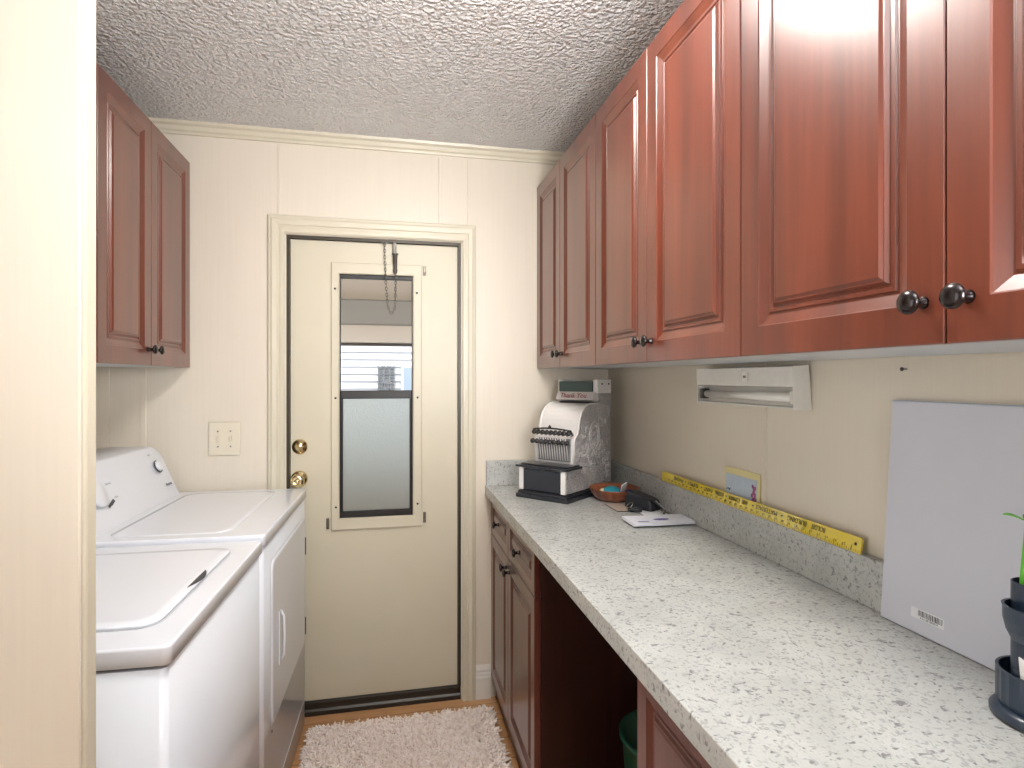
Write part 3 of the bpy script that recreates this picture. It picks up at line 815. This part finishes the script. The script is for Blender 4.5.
    lathe(bm, [(.005, 0), (.006, .006), (.003, .011), (0, .013)], 10, (.052, W/2, .267), (0, 0, 1)); obj('key_guard', bm, 'key_black', kp, label='black curved rail over the keys')
    # marquee
    bm = B(); rbox(bm, .240, .330, y0+.022, y1-.008, .404, .446, .003, 1); obj('amount_window', bm, 'reg_green', t, label='grey-green display box on top')
    bm = B(); prism(bm, [(.236, .366), (.222, .372), (.236, .404), (.290, .404), (.290, .366)], y0+.006, y1-.006, 'y'); sg = obj('sign_panel', bm, 'cast', t, label='silver sign strip with red lettering')
    xa = Vector((0, -1, 0)); ya = Vector((.236-.222, 0, .404-.372)).normalized()
    m = axes(Vector((.228, (y0+y1)/2 + .006, .388)) + xa.cross(ya)*.0012, xa, ya)
    bm = text_bm('Thank You', .030, m, .0004, ax=.95); obj('lettering', bm, 'red_ink', sg, label='red lettering', recalc=False)
    bm = B(); rbox(bm, .226, .262, y0+.006, y1-.02, .3585, .3645, .001, 1); obj('tear_bar', bm, 'reg_black', t)
    for y in (y0-.001, y1-.019):
        bm = B(); rbox(bm, .248, .3630, y, y+.020, .398, .454, .002, 1); obj('top_post', bm, 'silver_paint', t)
    for x in (.285, .340):
        bm = B(); lathe(bm, [(.004, 0), (.004, .002), (0, .003)], 10, (x, y0-.001, .436), (0, -1, 0)); obj('screw', bm, 'screw', t)
register()

# ------------------------------------------------------------------ bowl with trinkets
def bowl_set():
    C = (.836, 2.057)
    t = thing('wooden_bowl', 'scalloped reddish-brown wooden bowl beside the cash register, filled with trinkets', 'bowl', (C[0], C[1], CT+.0003))
    m = wood('bowl_wood', (92, 46, 26), (140, 78, 48), (176, 110, 72), rough=.35, coat=.4, axis=0); M['bowl'] = m
    n = 72
    def ring(r, z, sc): return [(r*(1+sc*math.cos(q*2*PI/n*18))*math.cos(q*2*PI/n), r*(1+sc*math.cos(q*2*PI/n*18))*math.sin(q*2*PI/n), z) for q in range(n)]
    bm = B(); loops(bm, [ring(.050, 0, 0), ring(.060, .004, .01), ring(.076, .020, .02), ring(.086, .040, .03), ring(.088, .043, .03), ring(.084, .043, .03), ring(.074, .024, .02), ring(.058, .010, 0), ring(.02, .008, 0)])
    obj('bowl_body', bm, 'bowl', t); t.scale = (1.08, 1.08, 1.08)
    z = CT
    M['teal'] = plain('teal_cloth', (22, 132, 150), 0.7, bump=.6, bscale=120); M['navy'] = plain('navy_plastic', (30, 44, 84), 0.4)
    M['paperw'] = plain('white_paper', (232, 234, 238), 0.6); M['cream_b'] = plain('cream_bead', (222, 204, 168), .4); M['pink_s'] = plain('pink_stripe', (206, 150, 150), .6)
    bm = B(); 
    rings = []
    for q in range(8):
        a = PI/2*q/7; rr = .034*math.cos(a)+.0005
        rings.append([(rr*1.15*math.cos(p)*(1+.06*math.sin(5*p+q)), rr*math.sin(p)*(1+.06*math.sin(4*p)), .028*math.sin(a)) for p in [k*2*PI/22 for k in range(22)]])
    loops(bm, rings); o = obj('teal_pouch', bm, 'teal', loc=(C[0]-.016, C[1]-.010, z+.026)); tag(o, 'crumpled teal cloth pouch in the wooden bowl', 'pouch')
    bm = B(); t1 = B(); box(t1, -.016, .016, -.002, .002, 0, .045); merge(bm, t1, 0, Matrix.Rotation(.5, 4, 'X') @ Matrix.Rotation(.6, 4, 'Z'))
    o = obj('paper_tag', bm, ['paperw'], loc=(C[0]+.026, C[1]-.012, z+.026)); tag(o, 'folded white paper slip standing in the wooden bowl', 'paper slip')
    bm = B(); lathe(bm, [(.013, 0), (.018, .006), (.017, .012), (.008, .017), (0, .018)], 16, (0, 0, 0), (0, 0, 1)); o = obj('button_badge', bm, 'navy', loc=(C[0]+.044, C[1]-.036, z+.026)); tag(o, 'round navy blue trinket at the right of the wooden bowl', 'trinket')
    bm = B(); lathe(bm, [(.006, -.008), (.010, -.004), (.010, .004), (.006, .008), (0, .009)], 14); o = obj('cream_bead', bm, 'cream_b', loc=(C[0]-.050, C[1]-.004, z+.036)); tag(o, 'small cream bead at the left of the wooden bowl', 'bead')
bowl_set()

# ------------------------------------------------------------------ card, papers, key case
M['card'] = plain('taupe_card', (164, 148, 136), .6); M['magazine'] = plain('glossy_white_paper', (226, 228, 236), .35); M['purple'] = plain('purple_print', (96, 84, 160), .5)
M['leather'] = plain('black_blue_leather', (26, 30, 38), .35, bump=.4, bscale=200); M['keymetal'] = plain('key_nickel', (170, 168, 160), .25, metal=.95)
t = thing('coaster_card', 'thin taupe card with dark edge lying on the counter before the bowl', 'card', (.800, 1.923, CT+.0003))
bm = B(); box(bm, -.032, .032, -.060, .060, 0, .0022); obj('dark_backing', bm, 'black_rubber', t)
bm = B(); box(bm, -.0315, .0315, -.0595, .0595, .0023, .0032); obj('card_face', bm, 'card', t)
def sheet(w, d, th, curl, n=10):
    bm = B()
    top = [[bm.verts.new((-w/2 + w*i/n, -d/2 + d*j, th + curl*((i/n-.5)*2)**2*(.5+.5*j) + curl*.3*math.sin(i*1.1))) for i in range(n+1)] for j in (0, .5, 1)]
    bot = [[bm.verts.new((-w/2 + w*i/n, -d/2 + d*j, curl*((i/n-.5)*2)**2*(.5+.5*j) + max(0, curl*.3*math.sin(i*1.1)) )) for i in range(n+1)] for j in (0, .5, 1)]
    for j in range(2):
        for i in range(n):
            bm.faces.new((top[j][i], top[j][i+1], top[j+1][i+1], top[j+1][i])); bm.faces.new((bot[j][i], bot[j+1][i], bot[j+1][i+1], bot[j][i+1]))
    for i in range(n):
        bm.faces.new((top[0][i], bot[0][i], bot[0][i+1], top[0][i+1])); bm.faces.new((top[2][i], top[2][i+1], bot[2][i+1], bot[2][i]))
    for j in range(2):
        bm.faces.new((top[j][0], top[j+1][0], bot[j+1][0], bot[j][0])); bm.faces.new((top[j][n], bot[j][n], bot[j+1][n], top[j+1][n]))
    return bm
t = thing('loose_paper', 'white sheet of paper lying under the black key case', 'paper', (.886, 1.862, CT+.0005), -.08)
o = obj('page', sheet(.092, .215, .0012, .001), 'paperw', t)
t = thing('folded_leaflet', 'folded glossy white leaflet with purple print against the backsplash', 'leaflet', (.834, 1.692, CT+.0062), -.03)
for zz, th in ((0, .004), (.0052, .003)):
    obj('leaf', sheet(.204, .100, th, .0012), 'magazine', t, loc=(0, 0, zz))
bm = B()
ring = [(.005 + .026*math.cos(a), -.012 + .010*math.sin(a)) for a in [q*2*PI/20 for q in range(20)]]
prism(bm, ring, .0098, .0102, 'z'); obj('printed_mark', bm, 'purple', t, label='purple printed oval')
bm = B(); box(bm, -.080, -.045, -.036, -.030, .0105, .0109); obj('printed_bar', bm, 'purple', t)
# key case
t = thing('leather_key_case', 'black leather key case with a ring of keys and strap, in front of the backsplash', 'key case', (.874, 1.900, CT+.0028), math.radians(-58))
bm = B(); rings = []
for q in range(7):
    a = PI/2*q/6; s = math.cos(a)**.45 if q < 6 else .25
    rings.append([(x*(.45+.55*s), y*(.35+.65*s), .058*math.sin(a)*(1-.35*(x+.06)/.12)) for x, y in rrect(-.054, .062, -.034, .036, .014, 4)])
loops(bm, rings, smooth=False); case = obj('case', bm, 'leather', t)
bm = B(); ring = [(-.018 + .013*math.cos(a), -.047 + .009*math.sin(a), .012 + .010*math.sin(a+.6)) for a in [q*2*PI/20 for q in range(20)]]; tube(bm, ring, .0014, 6, closed=True); obj('key_ring', bm, 'keymetal', t)
bm = B(); L = rrect(-.020, .030, -.016, .012, .012, 5)
loops(bm, [[(x, y, 0) for x, y in L], [(x, y, .007) for x, y in L], [(x*.85, y*.85, .011) for x, y in L]]); fob = obj('key_fob', bm, 'leather', t, loc=(.010, -.066, .0005), rot=(0, 0, .5))
bm = B(); lathe(bm, [(.004, 0), (.004, .0015), (0, .002)], 10, (-.006, 0, .011)); lathe(bm, [(.004, 0), (.004, .0015), (0, .002)], 10, (.010, 0, .011)); obj('fob_button', bm, 'keymetal', fob)
bm = B(); L = [(.055, -.012, .034), (.075, -.020, .028), (.098, -.026, .016), (.118, -.030, .006)]
for p, q in zip(L, L[1:]):
    vs = [bm.verts.new(v) for v in ((p[0], p[1]-.010, p[2]), (p[0], p[1]+.010, p[2]), (q[0], q[1]+.010, q[2]), (q[0], q[1]-.010, q[2]))]; bm.faces.new(vs)
bmesh.ops.remove_doubles(bm, verts=bm.verts, dist=1e-5); r = bmesh.ops.extrude_face_region(bm, geom=list(bm.faces))
for v in r['geom']:
    if isinstance(v, bmesh.types.BMVert): v.co.z += .002
strap = obj('strap', bm, 'leather', t)
d = (Vector(L[3]) - Vector(L[1])).normalized(); up = Vector((0, 1, 0)); n_ = d.cross(up).normalized(); yv = n_.cross(d)
mm = axes(Vector(L[1]).lerp(Vector(L[3]), .45) + Vector((0, 0, .0055)), d, yv)
bm = text_bm('BLENDING', .0125, mm, .0003); obj('strap_lettering', bm, 'paperw', strap, label='white lettering on the strap', recalc=False)
for a, ln in ((.25, .046), (-.35, .040)):
    bm = B(); lathe(bm, [(.009, 0), (.009, .0016)], 14, (0, 0, 0)); t2 = B(); box(t2, .006, ln, -.0028, .0028, 0, .0016); merge(bm, t2)
    for q in range(4):
        t2 = B(); box(t2, .018+q*.006, .021+q*.006, -.0050, -.0025, 0, .0016); merge(bm, t2)
    obj('key', bm, 'keymetal', t, loc=(.112, -.040 - .004*a, .013), rot=(0, .15, -.6+a))

# ------------------------------------------------------------------ yardstick leaning on the backsplash
def yardstick():
    m, nt, b = newmat('yellow_lacquer'); n = noise(nt, mapping(nt, (30, 2, 30)), 1, 3)
    r = ramp(nt, n.outputs['Fac'], [(.3, lin(216, 190, 30)), (.7, lin(232, 208, 48))]); nt.links.new(r.outputs['Color'], b.inputs['Base Color'])
    b.inputs['Roughness'].default_value = .25; b.inputs['Coat Weight'].default_value = 1; b.inputs['Coat Roughness'].default_value = .05; b.inputs['Coat IOR'].default_value = 1.9; M['yellow'] = m
    M['ink'] = plain('black_ink', (40, 38, 30), .5)
    t = thing('yardstick', 'yellow printed wooden yardstick resting on top of the backsplash', 'yardstick', (.9410, 1.005, CT+.0995), rot=(0, math.radians(9), 0))
    bm = B(); L = .880; Hh = .0335
    o = [(0, 0), (L, 0), (L, Hh), (.004, Hh), (0, Hh-.004)]
    prism(bm, [(a, z) for a, z in o], 0, .0045, 'x'); st = obj('stick', bm, 'yellow', t)
    bm = B()
    for q in range(1, 36):
        y = q*.0244; h = .012 if q % 1 == 0 else .006
        box(bm, -.0005, -.0001, y-.0005, y+.0005, .001, .001+h)
        for k in (.25, .5, .75): 
            hh = .007 if k == .5 else .004
            box(bm, -.0005, -.0001, y-.0244*k-.0003, y-.0244*k+.0003, .001, .001+hh)
    obj('graduations', bm, 'ink', st)
    # the print is upside down: its letters start at the near end
    for tx, ya_, yb_ in (('BOLDIT', .100, .143), ('BUILDING', .159, .223), ('•', .240, .247), ('MATERIALS', .262, .346), ('•', .356, .363), ('AND', .382, .408), ('LUMBER', .418, .470), ('•', .480, .487), ('ROOFING', .497, .540), ('PAINT', .556, .601), ('•', .614, .621), ('SUPPLY', .635, .700), ('•', .712, .719), ('PHONE', .730, .794)):
        mm = axes((-.0006, (ya_+yb_)/2, .0235), (0, 1, 0), (0, 0, -1))
        bm = text_bm(tx, .0165, Matrix.Identity(4), .0002)
        xs_ = [v.co.x for v in bm.verts]; k_ = (yb_-ya_)/(max(xs_)-min(xs_))
        for v in bm.verts: v.co = mm @ Vector((v.co.x*k_, v.co.y, v.co.z))
        obj('printed_lettering', bm, 'ink', st, recalc=False)
    for q in range(2, 35, 1):
        mm = axes((-.0006, q*.0244-.006, .011), (0, 1, 0), (0, 0, -1)); bm = text_bm(str(q), .007, mm, .0002); obj('graduation_number', bm, 'ink', st, recalc=False)
    bm = B(); lathe(bm, [(.0034, 0), (.0034, .0004)], 12, (-.0003, .014, .018), (-1, 0, 0)); obj('hanging_hole', bm, 'ink', st)
yardstick()

# little framed tile behind the yardstick
t = thing('flower_card', 'small cream-framed card with pale blue field and purple flowers behind the yardstick', 'card', (.9575, 1.357, CT+.1000), rot=(0, math.radians(2), 0))
M['cardframe'] = plain('cream_yellow_card', (226, 214, 158), .5); M['cardblue'] = plain('pale_blue_field', (186, 200, 214), .5, bscale=30, var=.1); M['mauve'] = plain('mauve_flowers', (150, 80, 124), .6); M['blueink'] = plain('blue_ink', (70, 80, 150), .6)
bm = B(); prism(bm, [(0, 0), (.163, 0), (.163, .100), (.158, .104), (.005, .104), (0, .099)], 0, .004, 'x'); card = obj('backing_card', bm, 'cardframe', t)
bm = B(); box(bm, -.0008, -.0001, .012, .156, .004, .086); obj('picture_field', bm, 'cardblue', card)
bm = B(); rnd = random.Random(8)
for q in range(14):
    y = .024 + rnd.uniform(-.008, .008); z = .022 + q*.0035
    lathe(bm, [(.0055, 0), (.004, .001), (0, .0014)], 7, (-.0009, y, z), (-1, 0, 0))
obj('flowers', bm, 'mauve', card, label='cluster of mauve flowers')
bm = B(); tube(bm, [(-.001, .150, .040), (-.001, .142, .044), (-.001, .137, .040), (-.001, .130, .046)], .0012, 5); lathe(bm, [(.003, 0), (0, .001)], 8, (-.0009, .137, .040), (-1, 0, 0)); obj('ink_mark', bm, 'blueink', card)

# ------------------------------------------------------------------ under-cabinet light
M['galv'] = plain('mottled_white_metal', (222, 220, 214), .34, metal=.15, bscale=60, var=.08); M['tube_glass'] = plain('unlit_tube', (226, 224, 216), .2, coat=.5); M['switch_w'] = plain('switch_white', (236, 234, 228), .4)
t = thing('under_cabinet_light', 'slim metal light fixture with unlit tube mounted on the wall under the cabinets', 'light fixture', (XR-.0005, 1.171, 1.2955))
L = .425
bm = B(); prism(bm, [(0, 0), (-.047, .001), (-.047, .005), (-.030, .008), (-.024, .040), (-.030, .050), (-.050, .054), (-.050, .101), (-.010, .104), (-.008, .104)], .0012, L, 'y'); obj('housing', bm, 'galv', t)
for y in (0, L):
    bm = B(); prism(bm, [(0, -.001), (-.049, .000), (-.052, .102), (-.012, .1045), (-.009, .1045)], y-.0012 if y else -.001, y+.001 if y else .001, 'y'); obj('end_cap', bm, 'galv', t)
bm = B(); tube(bm, [(-.040, .012, .028), (-.040, L-.040, .028)], .0105, 12); obj('fluorescent_tube', bm, 'tube_glass', t)
for y in (.004, L-.034):
    bm = B(); rbox(bm, -.050, -.028, y, y+.010 if y < .1 else y+.018, .014, .044, .002, 1); obj('lamp_holder', bm, 'galv' if y < .1 else 'screw', t)
bm = B(); rbox(bm, -.0536, -.0523, .170, .192, .066, .090, .0005, 1); sw = obj('rocker_switch', bm, 'switch_w', t)
bm = B(); box(bm, -.0545, -.0537, .176, .180, .075, .081); box(bm, -.0545, -.0537, .182, .186, .075, .081); obj('switch_mark', bm, 'grey_ink', sw)

# picture nail
o = B(); lathe(o, [(.0012, 0), (.0012, .010), (.004, .0105), (.004, .012), (0, .0125)], 10, (0, 0, 0), (-1, 0, 0)); o = obj('wall_nail', o, 'screw', loc=(XR-.0003, .919, 1.387)); tag(o, 'small nail in the wall above the white board', 'nail')

# ------------------------------------------------------------------ white board leaning on the wall
def board():
    M['board'] = plain('pale_grey_board', (208, 210, 220), .4, bscale=8, var=.03); M['board_edge'] = plain('board_edge', (178, 190, 200), .4)
    H = .4155; tilt = math.atan2(.028, H)
    t = thing('white_board', 'plain pale grey-white board leaning against the wall on the counter', 'board', (.9268, .300, CT+.0015), rot=(0, tilt, 0))
    bm = B(); rbox(bm, 0, .0065, 0, .642, 0, H, .0015, 1); bd = obj('board_panel', bm, 'board', t)
    bm = B(); box(bm, -.0002, .0067, .0, .642, H+.0001, H+.0015); obj('top_edge', bm, 'board_edge', bd)
    bm = B(); box(bm, -.0006, -.0001, .512, .576, .027, .045); lb = obj('sticker', bm, 'paperw', bd, label='small white barcode sticker')
    bm = B(); rnd = random.Random(2); y = .515
    while y < .562:
        w = rnd.choice((.0008, .0012, .0018)); box(bm, -.0008, -.0007, y, y+w, .033, .043); y += w + rnd.choice((.0010, .0016))
    obj('barcode', bm, 'grey_ink', lb)
    mm = axes((-.0009, .540, .0300), (0, -1, 0), (0, 0, 1)); bm = text_bm('6 51138 20745 9', .0050, mm, .0001); obj('printed_number', bm, 'grey_ink', lb, recalc=False)
board()

# ------------------------------------------------------------------ desk organiser with pens
def organizer():
    M['navy_p'] = plain('navy_organiser_plastic', (34, 48, 66), .35, coat=.3)
    C = (.855, .606)
    t = thing('desk_organizer', 'dark navy tiered desk organiser at the near right end of the counter', 'organizer', (C[0], C[1], CT+.0004))
    n = 48
    bm = B(); lathe(bm, [(.051, 0), (.057, .004), (.057, .010), (.053, .015), (.048, .018), (0, .018)], 40); obj('base', bm, 'navy_p', t)
    def cup(name, r, z0, z1, off, taper=0.0, ribs=True):
        bm = B()
        def ring(rr, z): return [(rr*(1 + (.018*(k % 2) if ribs else 0))*math.cos(2*PI*k/n) + off[0], rr*(1 + (.018*(k % 2) if ribs else 0))*math.sin(2*PI*k/n) + off[1], z) for k in range(n)]
        def rin(rr, z): return [(rr*math.cos(2*PI*k/n) + off[0], rr*math.sin(2*PI*k/n) + off[1], z) for k in range(n)]
        loops(bm, [ring(r*(1-taper)-.002, z0), ring(r*(1-taper*.5), z0+.006+taper*.03), ring(r, z0+.012+taper*.08), ring(r, z1-.003), rin(r+.001, z1), rin(r-.0025, z1), rin(r-.0025, z0+.02), rin(.002, z0+.02)], smooth=False)
        obj(name, bm, 'navy_p', t)
    cup('lower_tray', .049, .0185, .066, (0, 0))
    bm = B(); lathe(bm, [(.025, .070), (.025, .184), (.023, .185), (.023, .140), (0, .140)], 32, (-.008, .005, 0), smooth=False)
    tube(bm, [(-.008, .005, .041), (-.008, .005, .071)], .0245, 20); obj('column', bm, 'navy_p', t)
    cup('upper_cup', .034, .112, .157, (-.022, -.006), .20, False)
organizer()
OC = (.852, .606)
def sprout(x, y, z, h, lean, lab, hd=0.0):
    t = thing('sprout_pen', lab, 'pen', (x, y, z), hd)
    M.setdefault('green', plain('leaf_green', (104, 196, 56), .45)); 
    bm = B(); p = [(0, 0, 0), (lean*.3, 0, h*.4), (lean*.8, 0, h*.8), (lean, 0, h)]; tube(bm, p, [.0042, .0040, .0036, .0034], 10); st = obj('stem', bm, 'green', t)
    for a, L in ((0.2, .026), (2.4, .030), (4.3, .022)):
        bm = B(); n = 8; top = []; A = []; C_ = []
        for q in range(n+1):
            s = q/n; w = .0095*math.sin(PI*min(1, s*1.02))**.8 + .0004; up = .008*math.sin(s*2.0)
            dx, dy = math.cos(a), math.sin(a)
            A.append(bm.verts.new((lean + dx*L*s - dy*w, dy*L*s + dx*w, h + up))); C_.append(bm.verts.new((lean + dx*L*s + dy*w, dy*L*s - dx*w, h + up)))
        for q in range(n): bm.faces.new((A[q], A[q+1], C_[q+1], C_[q]))
        r = bmesh.ops.extrude_face_region(bm, geom=list(bm.faces))
        for v in r['geom']:
            if isinstance(v, bmesh.types.BMVert): v.co.z += .0012
        obj('leaf', bm, 'green', st)
sprout(OC[0]-.018, OC[1]+.012, CT+.1415, .125, -.006, 'green sprout-shaped pen with leafy top standing in the navy organiser', 2.2)
M['sticker_b'] = plain('bright_blue_wrapper', (40, 140, 214), .35); M['orange'] = plain('orange_print', (226, 138, 52), .4); M['eraser'] = plain('white_eraser', (226, 224, 222), .5); M['redband'] = plain('red_band', (196, 44, 60), .45)
t = thing('blue_wrapper', 'round blue, white and orange wrapped packet in the upper cup of the navy organiser', 'packet', (OC[0]-.018, OC[1]-.026, CT+.1325), rot=(0.0, -.12, 1.35))
bm = B(); lathe(bm, [(.020, 0), (.021, .002), (.020, .004)], 24, (0, 0, .025), (1, .15, 0)); obj('wrapper_disc', bm, 'sticker_b', t)
bm = B(); lathe(bm, [(.015, 0), (.015, .0006)], 24, (-.0008, 0, .025), (-1, -.15, 0)); lathe(bm, [(.015, 0), (.015, .0006)], 24, (.0045, 0, .025), (1, .15, 0)); w = obj('white_ring', bm, 'paperw', t)
bm = B(); lathe(bm, [(.009, 0), (.009, .0005)], 20, (-.0016, 0, .025), (-1, -.15, 0)); lathe(bm, [(.009, 0), (.009, .0005)], 20, (.0053, 0, .025), (1, .15, 0)); obj('orange_centre', bm, 'orange', t)
t = thing('correction_eraser', 'white eraser with a red band leaning in the lower tray of the navy organiser', 'eraser', (OC[0]-.034, OC[1]-.012, CT+.0395), rot=(-.2, .25, .2))
bm = B(); rbox(bm, -.005, .005, -.009, .009, 0, .056, .003, 2); obj('eraser_body', bm, 'eraser', t)
bm = B(); rbox(bm, -.0055, .0055, -.0145, -.0093, 0, .054, .001, 1); obj('red_band', bm, 'redband', t)

# ------------------------------------------------------------------ green bin in the knee space
M['green_bin'] = plain('dark_green_plastic', (20, 92, 72), .35); M['redplastic'] = plain('red_wrapper', (150, 40, 30), .5)
t = thing('waste_bin', 'dark green plastic waste bin on the floor in the knee space under the counter', 'bin', (.762, 1.490, .001))
bm = B(); lathe(bm, [(.095, 0), (.098, .004), (.124, .360), (.132, .362), (.133, .373), (.130, .376), (.122, .374), (.096, .012), (0, .012)], 40); obj('bin_body', bm, 'green_bin', t)
bm = B(); rings = []
for q in range(6):
    a = PI/2*q/5; rings.append([(.088*(math.cos(a)+.02)*math.cos(p)*(1+.1*math.sin(3*p+q)), .088*(math.cos(a)+.02)*math.sin(p), .06*math.sin(a)*(1+.2*math.sin(2*p))) for p in [k*2*PI/18 for k in range(18)]])
loops(bm, rings, smooth=False); o = obj('crumpled_wrapper', bm, 'redplastic', loc=(.767, 1.478, .242)); tag(o, 'crumpled red wrapper inside the green waste bin', 'wrapper')

# ------------------------------------------------------------------ ceiling lamp (just above the frame)
t = thing('ceiling_lamp', 'round flush ceiling lamp above the counter aisle', 'lamp', (.19, 1.13, ZC))
bm = B(); lathe(bm, [(.215, 0), (.215, .018), (.202, .022), (0, .022)], 40, (0, 0, 0), (0, 0, -1)); obj('lamp_base', bm, 'brass', t)
m, nt, b = newmat('glowing_diffuser'); b.inputs['Base Color'].default_value = (.9, .88, .84, 1)
b.inputs['Emission Color'].default_value = (1.0, .95, .90, 1); b.inputs['Emission Strength'].default_value = LAMP_STRENGTH; M['diffuser'] = m
bm = B(); lathe(bm, [(.200, .0225), (.198, .036), (.170, .054), (.115, .068), (.050, .074), (0, .075)], 40, (0, 0, 0), (0, 0, -1)); obj('diffuser', bm, 'diffuser', t)

# ------------------------------------------------------------------ unseen window frame, added behind the camera to go with the back fill
for n, (a, lx) in enumerate((((-1.45, .75, .65, 2.25), 'y'),)):
    bm = B(); x0, x1, z0, z1 = a
    for r in ((x0-.05, x0, z0-.05, z1+.05), (x1, x1+.05, z0-.05, z1+.05), (x0, x1, z0-.05, z0), (x0, x1, z1, z1+.05), ((x0+x1)/2-.02, (x0+x1)/2+.02, z0, z1)):
        box(bm, r[0], r[1], YB+.0005, YB+.035, r[2], r[3])
    struct('added_window_1', bm, 'baseboard')

# ------------------------------------------------------------------ outside: porch roof, beam, neighbouring house
M['ground'] = plain('brown_ground', (134, 118, 98), .9, bump=.4, bscale=6, var=.15); M['porch'] = plain('beige_porch_ceiling', (228, 218, 204), .6); M['beam'] = plain('grey_beam', (150, 146, 138), .6); M['siding'] = plain('white_siding', (196, 200, 206), .5); M['shutter'] = plain('grey_shutter', (104, 108, 112), .6); M['winblue'] = plain('pale_blue_window', (150, 166, 184), .15, coat=.5)
bm = B(); box(bm, -14, 14, YF+.13, 24, -.10, -.04); struct('ground', bm, 'ground')
t = thing('porch_roof', 'beige porch roof with a grey beam seen through the upper door pane', 'porch roof', (0, YF+.13, 0))
bm = B(); box(bm, -4, 4, .0, 3.55, 2.12, 2.20); obj('roof_panel', bm, 'porch', t)
bm = B(); rbox(bm, -4, 4, 3.10, 3.24, 1.885, 2.118, .01, 1); obj('beam', bm, 'beam', t)
bm = B(); rbox(bm, -4, 4, 4.30, 4.42, 1.775, 1.985, .01, 1); obj('fascia', bm, 'porch', t)
bm = B(); box(bm, -4, 4, 3.24, 4.35, 1.99, 2.02); obj('soffit', bm, 'porch', t)
bm = B(); rbox(bm, -4, 4, 4.29, 4.43, 1.745, 1.773, .005, 1); obj('drip_edge', bm, 'bronze_frame', t)
for x in (-3.6, 3.6):
    bm = B(); rbox(bm, x-.05, x+.05, 3.12, 3.22, -.04, 1.884, .005, 1); obj('post', bm, 'porch', t)
NY = 8.6
t = thing('neighbouring_house', 'white lap-sided neighbouring house seen through the upper door pane', 'house', (0, NY, -.04))
bm = B(); pts = [(0.2, 0)]
z = 0
while z < 2.9:
    pts += [(-.035, z), (-.004, z+.105)]; z += .105
pts += [(0.2, z)]
prism(bm, pts, -6, 7, 'x'); obj('siding_wall', bm, 'siding', t)
bm = B(); prism(bm, [(-.5, 2.85), (.3, 2.85), (2.5, 4.0), (2.4, 4.08), (-.5, 3.0)], -6.3, 7.3, 'x'); obj('roof', bm, 'beam', t)
def shutter(x, w, z0, z1):
    bm = B()
    box(bm, x, x+.018, -.065, -.030, z0, z1); box(bm, x+w-.018, x+w, -.065, -.030, z0, z1)
    z = z0
    while z < z1-.02: box(bm, x+.018, x+w-.018, -.060, -.034, z, z+.028); z += .045
    obj('shutter', bm, 'shutter', t, label='grey louvered shutter')
xs = .09
for dx in (0, .085, .17): shutter(-.15+dx, .065, 1.14, 1.585)
bm = B(); box(bm, -.085, .02, -.064, -.031, 1.33, 1.37); obj('shutter_rail', bm, 'shutter', t)
bm = B(); rbox(bm, .175, .975, -.060, -.030, .70, 1.60, .004, 1); w = obj('window', bm, 'siding', t)
bm = B(); box(bm, .215, .935, -.064, -.0605, .74, 1.13); box(bm, .215, .935, -.064, -.0605, 1.17, 1.56); obj('pane', bm, 'winblue', w)
bm = B(); lathe(bm, [(.03, 0), (.035, .03), (.02, .06), (0, .065)], 14, (.48, -.028, 1.73), (0, -1, 0)); obj('porch_light', bm, 'bronze_frame', t)
